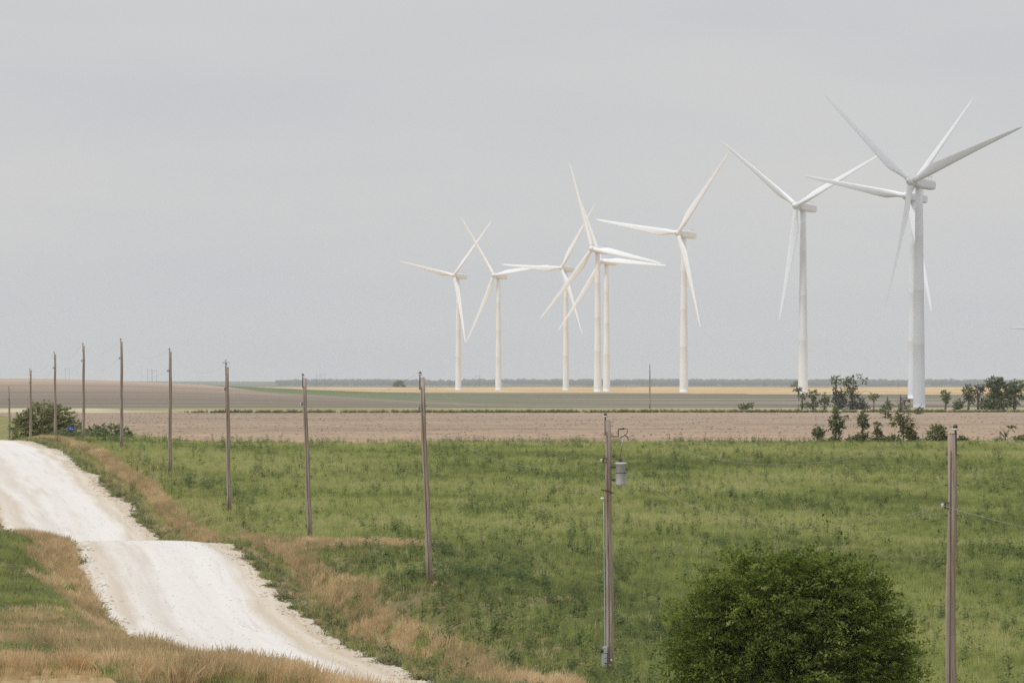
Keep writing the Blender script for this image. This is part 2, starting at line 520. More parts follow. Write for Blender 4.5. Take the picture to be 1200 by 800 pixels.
def m_stubble():
    m, nt, b = mat_new('grey_stubble', 1.0, 0.05)
    t = dotpos(nt, RN); s = dotpos(nt, RD)
    n1 = noise(nt, (0.004, 0.02, 0.05), 6, 0.6, rot=-RANG)
    n2 = noise(nt, (0.012, 0.012, 0.012), 4, 0.6)
    c = ramp(nt, [(.4, (.165, .15, .115)), (.5, (.23, .20, .155)), (.6, (.31, .27, .205))], n1)
    nb = noise(nt, (.0022, .014, .02), 5, .65, rot=-RANG)
    c = mixc(nt, maprange(nt, nb, .52, .62, 0, .6), c, (.20, .185, .13))
    c = mixc(nt, maprange(nt, nb, .46, .36, 0, .5), c, (.34, .28, .20))
    tt = math2(nt, 'ADD', t, maprange(nt, n2, .25, .75, -60, 60, False))
    g = math2(nt, 'MULTIPLY', maprange(nt, tt, 160, 205), maprange(nt, tt, 330, 235))
    g = math2(nt, 'MULTIPLY', g, maprange(nt, s, 2150, 2330))
    c = mixc(nt, math2(nt, 'MULTIPLY', g, .9), c, (.15, .19, .085))
    g2 = math2(nt, 'MULTIPLY', maprange(nt, n1, .5, .6), maprange(nt, s, 2330, 2440))
    c = mixc(nt, math2(nt, 'MULTIPLY', g2, .8), c, (.13, .15, .08))
    nt.links.new(c, b.inputs['Base Color'])
    return m

MAT = {}
MAT['road'] = m_road()
MAT['pasture'] = m_soil('pasture_soil', (.12, .15, .055), (.17, .19, .07), (.23, .23, .095), (.06, .2, .2), -RANG)[0]
MAT['verge'] = m_soil('verge_soil', (.11, .12, .05), (.19, .16, .08), (.30, .22, .12), (.4, .4, .4))[0]
MAT['dry'] = m_soil('dry_mown_grass', (.36, .25, .13), (.44, .32, .17), (.50, .38, .22), (1.5, .6, 1), 0, 8)[0]
MAT['ploughed'] = m_ploughed()
MAT['meadow'] = m_soil('pale_meadow', (.20, .20, .075), (.25, .235, .09), (.28, .25, .11), (.03, .1, .1), -RANG, .6)[0]
MAT['strip'], nt, b, c = m_soil('field_edge_grass', (.24, .22, .11), (.36, .32, .17), (.46, .40, .23), (.012, .03, .05), -RANG, .3)
tt = math2(nt, 'ADD', dotpos(nt, RN), maprange(nt, noise(nt, (.02, .02, .02), 3), .2, .8, -30, 30, False))
nn = noise(nt, (.05, .03, .05), 3, .5, -RANG)
sc2 = mixc(nt, maprange(nt, nn, .4, .6), (.27, .23, .14), (.56, .48, .33))
nt.links.new(mixc(nt, maprange(nt, tt, 100, 70), c, sc2), b.inputs['Base Color'])
MAT['stubble'] = m_stubble()
MAT['wheat'] = m_soil('ripe_wheat', (.47, .32, .16), (.57, .41, .215), (.64, .485, .29), (.012, .0028, .01), -RANG, .05, 0, (.4, .5, .6))[0]
MAT['hill'] = m_hill()
MAT['plain'] = m_soil('far_woodland_floor', (.07, .09, .055), (.10, .115, .065), (.17, .16, .09), (.0008, .003, .002), -RANG, .01, 0)[0]

ground_part('road', 1, MAT['road'])
ground_part('pasture', 2, MAT['pasture'])
ground_part('verge', 3, MAT['verge'])
ground_part('roadside_bank', 4, MAT['verge'])
ground_part('mown_ground', 5, MAT['dry'])
ground_part('ploughed_field', 6, MAT['ploughed'])
ground_part('meadow', 7, MAT['meadow'])
ground_part('field_margin', 8, MAT['strip'])
ground_part('stubble_field', 9, MAT['stubble'])
ground_part('wheat_field', 10, MAT['wheat'])
ground_part('hill', 11, MAT['hill'])
ground_part('far_plain', 12, MAT['plain'])

# ------------------------------------------------------------------ haze
hz_m = bpy.data.materials.new('haze_air')
hz_m.use_nodes = True
hn = hz_m.node_tree
hn.nodes.clear()
ho = hn.nodes.new('ShaderNodeOutputMaterial'); hv = hn.nodes.new('ShaderNodeVolumePrincipled')
hv.inputs['Color'].default_value = (0.93, 0.96, 1.0, 1)
hv.inputs['Density'].default_value = 3.4e-5
hv.inputs['Anisotropy'].default_value = 0.0
hn.links.new(hv.outputs[0], ho.inputs['Volume'])
hb = MB()
zlo, zhi = float(Z.min()) - 1.0, 175.0
hb.box((0, 13600, (zlo + zhi) / 2), (22000, 30400, zhi - zlo))
haze = hb.build('haze', hz_m)
tag(haze, kind='stuff')

# ------------------------------------------------------------------ plant materials
def m_leaf(name, stops, trans=0.3, attr='GEOMETRY', big=None):
    m = bpy.data.materials.new(name)
    m.use_nodes = True
    nt = m.node_tree
    nt.nodes.clear()
    out = N(nt, 'ShaderNodeOutputMaterial')
    a = N(nt, 'ShaderNodeAttribute', attribute_type=attr, attribute_name='tint')
    f = a.outputs['Fac']
    c = ramp(nt, stops, f)
    if big:
        n = noise(nt, big[0], 4, .6, -RANG)
        c = mixc(nt, maprange(nt, n, big[1], big[2], 0, big[4]), c, big[3])
    d = N(nt, 'ShaderNodeBsdfDiffuse'); tr = N(nt, 'ShaderNodeBsdfTranslucent')
    mx = N(nt, 'ShaderNodeMixShader'); mx.inputs[0].default_value = trans
    nt.links.new(c, d.inputs['Color']); nt.links.new(c, tr.inputs['Color'])
    nt.links.new(d.outputs[0], mx.inputs[1]); nt.links.new(tr.outputs[0], mx.inputs[2])
    nt.links.new(mx.outputs[0], out.inputs['Surface'])
    return m

# ------------------------------------------------------------------ grass tufts, instanced by geometry nodes
def proto(name, verts_faces, m):
    mb = MB()
    for v, f in verts_faces: mb.add(v, f)
    me = bpy.data.meshes.new(name)
    me.from_pydata(np.concatenate(mb.v).tolist(), [], mb.f)
    me.materials.append(m)
    return bpy.data.objects.new(name, me)

def blade(h, w, base, lean, az, face, seg=3, plume=0.0, r=random):
    """one curved grass blade; plume > 0 thickens the top into a seed head"""
    vs, fs = [], []
    dx, dy = math.cos(az), math.sin(az)
    fx, fy = math.cos(face), math.sin(face)
    for i in range(seg + 1):
        t = i / seg
        o = lean * h * t ** 1.7
        ww = w * (1 - t) ** 0.7 if not plume else (w * .6 if t < .55 else (plume * (1.35 - t) if t < 1 else plume * .15))
        x, y, z = base[0] + dx * o, base[1] + dy * o, h * t * (1 - .15 * lean * t)
        vs += [(x - fx * ww / 2, y - fy * ww / 2, z), (x + fx * ww / 2, y + fy * ww / 2, z)]
    for i in range(seg):
        fs.append((2 * i, 2 * i + 1, 2 * i + 3, 2 * i + 2))
    return vs, fs

def tuft(n, h, w, rad, lean=.35, plume=0.0, wind=0.15):
    out = []
    for _ in range(n):
        a = random.uniform(0, 6.283); q = rad * math.sqrt(random.random())
        az = random.uniform(0, 6.283)
        if random.random() < wind: az = random.uniform(-.6, .6)
        out.append(blade(h * random.uniform(.55, 1.0), w * random.uniform(.7, 1.3), (q * math.cos(a), q * math.sin(a)), lean * random.uniform(.2, 1.3), az, random.uniform(0, 3.14), 4 if plume else 3, plume * random.uniform(.6, 1.2)))
    return out

def weed(h, n, lw, rad):
    """leafy upright weed: a stem with leaves all the way up"""
    out = []
    for _ in range(3):
        a = random.uniform(0, 6.28); bx, by = rad * .4 * math.cos(a), rad * .4 * math.sin(a)
        hh = h * random.uniform(.6, 1)
        out.append(blade(hh, .02, (bx, by), .15, random.uniform(0, 6.28), random.uniform(0, 3.1)))
        for k in range(n):
            z = hh * (k + .6) / n * 1.02
            az = k * 2.4 + random.uniform(-.4, .4)
            L = rad * (1.1 - .65 * k / n) * random.uniform(.7, 1.25)
            dx, dy = math.cos(az), math.sin(az)
            px, py = -dy * lw * .5, dx * lw * .5
            up = random.uniform(-.1, .55) * L
            out.append(([(bx, by, z), (bx + dx * L * .5 + px, by + dy * L * .5 + py, z + up * .7), (bx + dx * L, by + dy * L, z + up), (bx + dx * L * .5 - px, by + dy * L * .5 - py, z + up * .7)], [(0, 1, 2, 3)]))
    return out

def scatter(name, label_kind, protos, P, scl, kind, tint):
    """P (n,3) points; one stuff object whose geometry nodes put a tuft on every point"""
    n = len(P)
    me = bpy.data.meshes.new(name)
    me.vertices.add(n)
    me.vertices.foreach_set('co', np.ascontiguousarray(P, np.float32).ravel())
    def attr(nm, ty, arr, key='value'):
        a = me.attributes.new(nm, ty, 'POINT')
        a.data.foreach_set(key, np.ascontiguousarray(arr).ravel())
    rot = np.zeros((n, 3), np.float32); rot[:, 2] = rng.uniform(-.9, .9, n)
    rot[:, 2] += np.where(rng.random(n) < .5, 0, math.pi * (rng.random(n) < .35))
    attr('rot', 'FLOAT_VECTOR', rot, 'vector')
    attr('scl', 'FLOAT', scl.astype(np.float32))
    attr('pick', 'INT', kind.astype(np.int32))
    attr('tint', 'FLOAT', np.clip(tint, 0, 1).astype(np.float32))
    o = bpy.data.objects.new(name, me)
    COL.objects.link(o)
    pc = bpy.data.collections.new(name + '_sources')
    for q in protos: pc.objects.link(q)
    ng = bpy.data.node_groups.new(name + '_nodes', 'GeometryNodeTree')
    ng.interface.new_socket('Geometry', in_out='INPUT', socket_type='NodeSocketGeometry')
    ng.interface.new_socket('Geometry', in_out='OUTPUT', socket_type='NodeSocketGeometry')
    gi, go = ng.nodes.new('NodeGroupInput'), ng.nodes.new('NodeGroupOutput')
    ci = ng.nodes.new('GeometryNodeCollectionInfo'); ci.inputs['Collection'].default_value = pc
    ci.inputs['Separate Children'].default_value = True; ci.inputs['Reset Children'].default_value = True
    ip = ng.nodes.new('GeometryNodeInstanceOnPoints'); ip.inputs['Pick Instance'].default_value = True
    def na(nm, ty):
        k = ng.nodes.new('GeometryNodeInputNamedAttribute'); k.data_type = ty; k.inputs['Name'].default_value = nm
        return k.outputs['Attribute']
    ng.links.new(gi.outputs[0], ip.inputs['Points'])
    ng.links.new(ci.outputs[0], ip.inputs['Instance'])
    ng.links.new(na('pick', 'INT'), ip.inputs['Instance Index'])
    e2r = ng.nodes.new('FunctionNodeEulerToRotation')
    ng.links.new(na('rot', 'FLOAT_VECTOR'), e2r.inputs[0]); ng.links.new(e2r.outputs[0], ip.inputs['Rotation'])
    ng.links.new(na('scl', 'FLOAT'), ip.inputs['Scale'])
    ng.links.new(ip.outputs[0], go.inputs[0])
    md = o.modifiers.new('tufts', 'NODES'); md.node_group = ng
    tag(o, label_kind, None, None, 'stuff')
    return o

def in_view(X, Y, pad=0.03):
    return (np.abs(X / Y) < 600.0 / F + pad)
def spread(s0, s1, t0, t1, dens, pad=0.03):
    """random points in a road-aligned rectangle, kept where the photograph (or a step aside) sees them"""
    area = (s1 - s0) * (t1 - t0)
    n = int(area * dens)
    s = rng.uniform(s0, s1, n); t = rng.uniform(t0, t1, n)
    x, y = xy(s, t)
    k = in_view(x, y, pad)
    return s[k], t[k]
def pts(s, t, sink=0.02):
    x, y = xy(s, t)
    return np.stack([x, y, ground_st(s, t) + EYE - sink], 1)

I_ = 'INSTANCER'
G_fresh = m_leaf('fresh_grass_blades', [(0, (.215, .24, .09)), (.35, (.32, .355, .118)), (.65, (.425, .455, .16)), (1, (.54, .52, .23))], .45, I_)
G_weed = m_leaf('dark_weed_leaves', [(0, (.12, .16, .07)), (.5, (.18, .225, .09)), (1, (.27, .31, .12))], .42, I_)
G_dry = m_leaf('dry_brome_blades', [(0, (.40, .32, .17)), (.4, (.63, .46, .26)), (.75, (.77, .56, .33)), (1, (.86, .70, .46))], .4, I_)
G_straw = m_leaf('olive_straw_blades', [(0, (.34, .34, .14)), (.5, (.48, .45, .21)), (1, (.62, .55, .31))], .4, I_)
G_blue = m_leaf('blue_green_weeds', [(0, (.18, .195, .12)), (.5, (.255, .265, .15)), (1, (.35, .335, .19))], .4, I_)

# pasture
d = []
for (s0, s1, dens) in ((96, 150, 2.4), (150, 215, 3.4), (215, 300, 3.2), (300, 420, 2.4), (420, 580, 1.9)):
    d.append(spread(s0, s1, 24.8, 130, dens, .028))
    sa, ta = spread(s0, s1, 28, 185, dens * .7, .13); xa, ya = xy(sa, ta)      # further right, seen from a step aside
    ka = xa / ya > 600 / F + .028; d.append((sa[ka], ta[ka]))
s = np.concatenate([a for a, b in d]); t = np.concatenate([b for a, b in d])
far_edge = 577 + (vn1.fbm(t / 7, t * 0 + 3) - .5) * 5
k = (s < far_edge - .3); s, t = s[k], t[k]
k = ~((np.abs(t - (25.95 + (vn3(s / 15, s * 0 + 2) - .5) * .7)) < .75) & (rng.random(len(s)) < .75)); s, t = s[k], t[k]
n = len(s)
band = vn1.fbm(s / 30, t / 26, 3)
streak = vn2.fbm(s / 14 + 40, t / 5, 3)
fine = vn3.fbm(s / 3.5, t / 2.2, 2)
tint = .36 + .2 * sm(300, 420, s) + (band - .5) * 1.5 + (streak - .5) * .9 + rng.normal(0, .2, n)
fringe = sm(548, 560, s) * (1 - sm(566, 569, s)); tint = tint + fringe * .25
tint = tint - .1 * sm(568, 572, s)
kind = rng.integers(0, 3, n)
wd = ((vn4.fbm(s / 22 + 7, t / 2.2, 3) > .60) & (rng.random(n) < .2)) | (rng.random(n) < .05) | ((s > 570) & (rng.random(n) < .22))
kind = np.where(wd, rng.integers(3, 6, n), kind)
straw = (vn3.fbm(s / 16 + 9, t / 14 + 4, 3) > .55) & (rng.random(n) < .15)
kind = np.where(straw & ~wd, rng.integers(6, 8, n), kind)
near = sm(34, 27, t)
scl = rng.uniform(.65, 1.2, n) * (1 + .25 * (fine - .5))
scl = np.where(wd, scl * rng.uniform(.7, 1.25, n), scl)
pr = [proto('grass_a', tuft(22, .42, .035, .34), G_fresh), proto('grass_b', tuft(22, .36, .04, .38, .6), G_fresh), proto('grass_c', tuft(18, .50, .03, .30), G_fresh),
      proto('weed_a', weed(.75, 8, .10, .28), G_weed), proto('weed_b', weed(.62, 8, .12, .30), G_weed), proto('weed_c', weed(.9, 10, .09, .25), G_weed),
      proto('weedy_straw_a', tuft(16, .55, .02, .30, .4, .035), G_straw), proto('weedy_straw_b', tuft(14, .48, .02, .34, .5, .03), G_straw)]
t_straw = np.where(kind >= 6, rng.uniform(.0, 1.0, n), tint)
scatter('meadow_grass', 'green weedy grass covering the pasture beside the road', pr, pts(s, t), scl, kind, t_straw)
n_pasture = n

# dark rank weeds in the hollow beside the road and dark patches near the poles
s, t = spread(262, 316, 27.5, 35, 4.5)
k = (vn2.fbm(s / 9, t / 3.5, 3) > .54) & (rng.random(len(s)) < .7); s, t = s[k], t[k]
n = len(s)
pr2 = [proto('rank_weed_a', weed(.6, 9, .11, .30), G_weed), proto('rank_weed_b', weed(.6, 8, .15, .36), G_weed), proto('rank_weed_c', tuft(22, .6, .04, .34), G_weed)]
scatter('rank_weeds', 'dark green rank weeds filling the hollow by the verge', pr2, pts(s, t), rng.uniform(.6, 1.1, n), rng.integers(0, 3, n), rng.uniform(0, .6, n))

# tall dry grass along the verges and on the near bank
L = []
s, t = spread(195, 640, 24.6, 29.3, 9)
c0 = 25.95 + (vn3(s / 15, s * 0 + 2) - .5) * .7
wv = np.where(s < 330, .68, .58)
k = np.abs(t - c0) < wv * (.7 + .6 * vn1.fbm(s / 3.5, t / 1.0, 2)); L.append((s[k], t[k], .95))
s, t = spread(195, 620, 24.2, 26.2, 2.6); k = t > edge_right(s) + .15; L.append((s[k], t[k], .6))
s, t = spread(300, 326, 26, 34.5, 9)                                   # ridge running off to the right
k = np.abs(s - 313 - (t - 26) * .2) < 11 * vn2.fbm(s / 4, t / 3, 2); L.append((s[k], t[k], .9))
s, t = spread(195, 330, 10.6, 15.0, 11)
k = (t > 12.4 + (vn2.fbm(s / 5, t / 5, 2) - .5) * 2.6) & (t < edge_left(s) - .15); L.append((s[k], t[k], 1.0))
s, t = spread(330, 600, 9, 14.8, 5); k = t < edge_left(s) - .2; L.append((s[k], t[k], .9))
s, t = spread(132, 158, 4.5, 14.9, 11)
k = (vn1.fbm(s / 3 + 3, t / 1.2, 3) > .40) & ((s > 139.3) | (t > 7.6)) & (rng.random(len(s)) < 1 - .7 * sm(145, 158, s)) & (t < edge_left(s) - .1); L.append((s[k], t[k], .85))
s, t = spread(131, 141, 3, 9.5, 5); L.append((s, t, .33))
s, t = spread(158, 232, 4.5, 13.6, 7)
k = (vn1.fbm(s / 9 + 3, t / 2.4, 3) > .53) & (t < edge_left(s) - .1); L.append((s[k], t[k], .85))
s, t = spread(205, 250, 27, 40, .9)                                   # thin dry patches in the pasture
k = (vn4.fbm(s / 8 + 3, t / 4, 3) > .61); L.append((s[k], t[k], .6))
s = np.concatenate([a[0] for a in L]); t = np.concatenate([a[1] for a in L]); q = np.concatenate([np.full(len(a[0]), a[2]) for a in L])
q = np.where((s > 190), q * .8, q)
n = len(s)
prd = [proto('brome_a', tuft(24, .85, .018, .26, .35, .045, .7), G_dry), proto('brome_b', tuft(20, .75, .018, .28, .5, .05, .7), G_dry), proto('brome_c', tuft(22, .95, .016, .24, .3, .04, .7), G_dry), proto('brome_green', tuft(18, .55, .035, .28, .4), G_fresh)]
kind = rng.integers(0, 3, n); kind = np.where((rng.random(n) < .13) | (vn3.fbm(s / 2.5, t / 1.0, 2) > .68), 3, kind)
tint = .35 + (vn2.fbm(s / 9, t / 2, 3) - .5) * 1.3 + rng.normal(0, .22, n)
scatter('dry_grass', 'tall tan seeding grass along the road verges', prd, pts(s, t), q * rng.uniform(.7, 1.1, n), kind, tint)
n_dry = n

# low dusty weeds right at the road edge
L = []
s, t = spread(195, 640, 23.6, 26.0, 6.5)
k = (t > edge_right(s) + .05) & (t < edge_right(s) + .5 + 1.0 * vn3.fbm(s / 4, s * 0, 2)) & (vn1.fbm(s / 1.8, t / 1.2, 2) > .30); L.append((s[k], t[k]))
s, t = spread(150, 330, 12.0, 15.3, 5)
k = (t < edge_left(s) + .3) & (vn2.fbm(s / 3, t / 1.5, 2) > .58); L.append((s[k], t[k]))
s, t = spread(150, 320, 4, 13.4, 6)
k = (vn3.fbm(s / 10 + 20, t / 4, 3) > .48) & (s > 205) | (vn3.fbm(s / 6 + 20, t / 3, 3) > .56) ; L.append((s[k], t[k]))
s = np.concatenate([a[0] for a in L]); t = np.concatenate([a[1] for a in L]); n = len(s)
prb = [proto('edge_weed_a', weed(.42, 7, .09, .22), G_blue), proto('edge_weed_b', weed(.34, 6, .09, .24), G_blue), proto('edge_weed_c', tuft(18, .45, .035, .3), G_fresh)]
scatter('roadside_weeds', 'low dusty green weeds along the gravel edge', prb, pts(s, t), rng.uniform(.5, 1.2, n), rng.integers(0, 3, n), rng.uniform(0, .8, n))

# left bank green grass
s, t = spread(134, 320, 3.5, 13.2, 5); k = (s > 140) | (t > 7.6); s, t = s[k], t[k]; n = len(s)
scatter('bank_grass', 'green grass on the bank left of the road', [proto('bank_grass_a', tuft(20, .45, .035, .3), G_fresh), proto('bank_grass_b', tuft(20, .38, .035, .34, .6), G_fresh)], pts(s, t), rng.uniform(.7, 1.2, n), rng.integers(0, 2, n), np.clip(.3 + (vn2.fbm(s / 7, t / 2, 3) - .5) * 1.5 + rng.normal(0, .1, n), 0, 1))

# stones along the road edges
stone_m, nt_, b_ = mat_new('limestone_pebbles', .95, .1)
b_.inputs['Base Color'].default_value = (.60, .53, .43, 1)
def rock():
    mb = MB()
    a = np.array([(-1,-1,-.5),(1,-1,-.5),(1,1,-.5),(-1,1,-.5),(-.7,-.6,.6),(.6,-.7,.5),(.7,.5,.7),(-.5,.7,.4)]) * .5
    a = a + np.random.default_rng(random.randint(0, 999)).normal(0, .12, a.shape)
    return [(a, [(3,2,1,0),(4,5,6,7),(0,1,5,4),(1,2,6,5),(2,3,7,6),(3,0,4,7)])]
s1, t1 = spread(195, 620, 22.6, 25.0, 9); k = np.abs(t1 - edge_right(s1) + .25) < .7 * rng.random(len(s1)); s1, t1 = s1[k], t1[k]
s2, t2 = spread(150, 330, 14.0, 16.4, 9); k = np.abs(t2 - edge_left(s2) - .2) < .7 * rng.random(len(s2)); s2, t2 = s2[k], t2[k]
s3, t3 = spread(195, 400, 15.5, 23.5, 1.0)
s = np.concatenate([s1, s2, s3]); t = np.concatenate([t1, t2, t3]); n = len(s)
sc_ = rng.uniform(.05, .16, n); sc_[len(s1) + len(s2):] *= .5
scatter('gravel', 'loose pale limestone gravel along the road edges', [proto('rock_%s' % c, rock(), stone_m) for c in 'abc'], pts(s, t, 0), sc_, rng.integers(0, 3, n), rng.random(n))

# dark grass hedge line in front of the field margin and sparse clods on the ploughed land
s = rng.uniform(1184, 1200, 3400); t = rng.uniform(35, 420, 3400)
k = (vn2.fbm(t / 22, s * 0 + 8, 3) > .30) & (t > 80 + 10 * rng.random(3400)); s, t = s[k], t[k]; n = len(s)
G_margin = m_leaf('margin_grass_blades', [(0, (.10, .115, .06)), (.5, (.17, .175, .085)), (1, (.30, .28, .14))], .3, I_)
scatter('margin_grass', 'rough dark grass along the far edge of the ploughed field', [proto('margin_tuft_a', tuft(26, 1.0, .12, .8, .5), G_margin), proto('margin_tuft_b', weed(1.0, 7, .3, .8), G_margin)], pts(s, t), rng.uniform(.25, .85, n), rng.integers(0, 2, n), np.clip(rng.normal(.4, .2, n) + (vn1(t / 30, t * 0) - .5), 0, 1))

s, t = spread(579, 1185, 42.5, 270, .09, .015)
k = vn4.fbm(s / 30, t / 9, 3) > .42; s, t = s[k], t[k]; n = len(s)
clod_m, nt, b = mat_new('soil_clods', 1, .05)
nt.links.new(ramp(nt, [(0, (.20, .15, .115)), (.6, (.33, .25, .19)), (1, (.46, .36, .27))], N(nt, 'ShaderNodeAttribute', attribute_type='INSTANCER', attribute_name='tint').outputs['Fac']), b.inputs['Base Color'])
scatter('soil_clods', 'loose clods of turned soil on the ploughed field', [proto('clod_%s' % c, rock(), clod_m) for c in 'abc'], pts(s, t, 0), rng.uniform(.10, .27, n), rng.integers(0, 3, n), rng.random(n))

# ------------------------------------------------------------------ wind turbines
tw_m, nt, b = mat_new('white_turbine_paint', .45, .4)
n1 = noise(nt, (.6, .6, .05), 4, .6, coord='Object')
c = ramp(nt, [(.3, (.765, .78, .80)), (.7, (.80, .815, .835))], n1)
nt.links.new(c, b.inputs['Base Color'])
tw_blade, nt, b = mat_new('white_blade_gelcoat', .4, .4)
n1 = noise(nt, (.4, .4, .1), 4, .6, coord='Object')
c = ramp(nt, [(.3, (.80, .815, .835)), (.7, (.845, .86, .88))], n1)
nt.links.new(c, b.inputs['Base Color'])
tw_dark, nt, b = mat_new('grey_turbine_fittings', .5, .4)
b.inputs['Base Color'].default_value = (.30, .31, .32, 1)

HUB_H, BLADE_R, YAW, TILT = 80.0, 50.8, R(39.5), R(5)

def blade_mesh():
    """blade along +X, leading edge towards +Y, wind side +Z; root at the hub centre"""
    rs = [1.2, 2.4, 3.6, 5.5, 7.5, 9.5, 11.5, 14, 18, 23, 28, 33, 38, 43, 47, 49.5, 50.5, BLADE_R]
    ch = np.interp(rs, [1.2, 3.6, 6, 9.5, 11.5, 14, 20, 30, 40, 47, 50, 50.8], [2.1, 2.1, 2.7, 3.5, 3.6, 3.45, 2.9, 2.15, 1.5, 1.0, .62, .2])
    th = np.interp(rs, [1.2, 3.6, 6, 9.5, 14, 20, 50], [1.0, 1.0, .72, .45, .33, .27, .17])
    tw = np.interp(rs, [1.2, 4, 10, 20, 35, 50.8], [16, 16, 13, 7, 3, 0])
    rnd = np.interp(rs, [3.6, 10], [1.0, 0.0])
    vs, fs = [], []
    K = 16
    for r_, c_, t_, w_, q in zip(rs, ch, th, tw, rnd):
        a = R(w_ + 4.0)
        for k in range(K):
            u = 2 * math.pi * k / K
            cx = .5 * math.cos(u)                              # +.5 leading edge
            half = t_ * (.5 * math.sin(u))
            foil = half * (q + (1 - q) * (0.35 + 0.65 * (cx + .5)) * 1.15)
            y = (cx * c_) - (1 - q) * .2 * c_
            z = foil * c_
            yy = y * math.cos(a) - z * math.sin(a); zz = y * math.sin(a) + z * math.cos(a)
            vs.append((r_, yy, zz + .00055 * r_ * r_ + .02 * r_))
    for i in range(len(rs) - 1):
        for k in range(K):
            a0 = i * K + k; a1 = i * K + (k + 1) % K
            fs.append((a0, a1, a1 + K, a0 + K))
    fs.append(tuple(range(K - 1, -1, -1))); fs.append(tuple((len(rs) - 1) * K + k for k in range(K)))
    return vs, fs

TILTM = Matrix.Rotation(0, 4, 'X')
def make_turbine(hx, hy, Yh, phase, label, yaw=YAW, pitch=0.0):
    ax = Vector((-math.sin(yaw), -math.cos(yaw), 0))              # horizontal direction hub is facing
    Xh, Zh = at(hx, Yh, hy)
    OVER = 4.7
    base = Vector((Xh, Yh, 0)) - ax * OVER
    g = gz(base.x, base.y) - .15
    top = Zh - 1.75
    root = empty('wind_turbine', (base.x, base.y, g), label, 'wind turbine', 'white wind turbines on the plain', 0)
    Hh = top - g
    # local frame of the rotor: a = axis, u = right as seen by the viewer, v = up
    a = Vector((ax.x * math.cos(TILT), ax.y * math.cos(TILT), math.sin(TILT)))
    u = Vector((math.cos(yaw), -math.sin(yaw), 0))
    v = u.cross(a) * -1
    if v.z < 0: v = -v
    tb = MB()
    prof = [(2.3, 0), (2.3, .25), (2.16, .26), (2.14, 2)]
    for f in (.15, .27, .275, .4, .52, .525, .65, .77, .775, .9, 1.0):
        r_ = 2.14 + (1.28 - 2.14) * f
        z_ = 2 + (Hh - 2) * f
        if f in (.275, .525, .775): prof += [(r_ + .05, z_ - .22), (r_ + .05, z_ - .05)]
        else: prof.append((r_, z_))
    tb.lathe(prof, 32)
    tower = tb.build('tower', tw_m, root, True)
    hc = Vector((Xh - base.x, Yh - base.y, Zh - g))
    Mx = Matrix((a, u, v)).transposed()                           # local x = axis
    nb = MB()
    L0, L1 = 1.7, 13.0
    secs = [(-L0, 1.25, 1.25), (-2.6, 1.6, 1.65), (-4.5, 1.78, 1.85), (-9, 1.78, 1.85), (-12.2, 1.7, 1.72), (-13.0, 1.45, 1.45)]
    vs, fs = [], []
    K = 16
    for (x, w, h) in secs:
        for k in range(K):
            th = 2 * math.pi * (k + .5) / K
            cx, cy = math.cos(th), math.sin(th)
            p = 0.42
            yy = math.copysign(abs(cx) ** p, cx) * w; zz = math.copysign(abs(cy) ** p, cy) * h
            vs.append(tuple(hc + Mx @ Vector((x, yy, zz))))
    for i in range(len(secs) - 1):
        for k in range(K):
            a0 = i * K + k; a1 = i * K + (k + 1) % K
            fs.append((a0, a0 + K, a1 + K, a1))
    fs.append(tuple(range(K))); fs.append(tuple((len(secs) - 1) * K + k for k in range(K - 1, -1, -1)))
    nb.add(vs, fs)
    nac = nb.build('nacelle', tw_m, root)
    vb = MB()
    for dy in (-.7, .7):
        p0 = hc + Mx @ Vector((-11.3, dy, 1.7)); vb.tube([p0, p0 + Vector((0, 0, 1.5))], .05, 6)
    p0 = hc + Mx @ Vector((-11.3, -.7, 2.9)); p1 = hc + Mx @ Vector((-11.3, .7, 2.9)); vb.tube([p0, p1], .05, 6)
    vb.build('wind_vane', tw_dark, nac)
    hb_ = MB()
    prof = [(.02, 2.35), (.6, 2.2), (1.15, 1.75), (1.5, 1.0), (1.62, 0), (1.55, -1.0), (1.4, -1.5)]
    K = 20
    vs, fs = [], []
    for (r_, x) in prof:
        for k in range(K):
            t_ = 2 * math.pi * k / K
            vs.append(tuple(hc + Mx @ Vector((x, r_ * math.cos(t_), r_ * math.sin(t_)))))
    for i in range(len(prof) - 1):
        for k in range(K):
            a0 = i * K + k; a1 = i * K + (k + 1) % K
            fs.append((a0, a1, a1 + K, a0 + K))
    fs.append(tuple(range(K))); fs.append(tuple((len(prof) - 1) * K + k for k in range(K - 1, -1, -1)))
    hb_.add(vs, fs)
    hub = hb_.build('hub', tw_m, root, True)
    for k in range(3):
        ph = R(phase + 120 * k)
        e = u * math.cos(ph) + v * math.sin(ph)
        le = u * math.sin(ph) - v * math.cos(ph)                  # rotor turns clockwise seen from upwind
        M4 = Matrix(((e.x, le.x, a.x, hc.x), (e.y, le.y, a.y, hc.y), (e.z, le.z, a.z, hc.z), (0, 0, 0, 1)))
        if make_turbine.mesh is None:
            mb = MB(); mb.add(*blade_mesh()); ob = mb.build('blade', tw_blade, root, True); make_turbine.mesh = ob.data
        else:
            ob = bpy.data.objects.new('blade', make_turbine.mesh); COL.objects.link(ob); ob.parent = root
        ob.matrix_local = M4 @ Matrix.Rotation(R(pitch), 4, 'X')
    return root
make_turbine.mesh = None

def fit_phase(hub, tips, c=.772):
    """rotor angle that best explains the blade tips seen in the photograph"""
    sx = sy = 0
    for i, (tx, ty) in enumerate(tips):
        ph = math.atan2((hub[1] - ty), (tx - hub[0]) / c)
        sx += math.cos(3 * ph); sy += math.sin(3 * ph)
    return math.degrees(math.atan2(sy, sx) / 3)

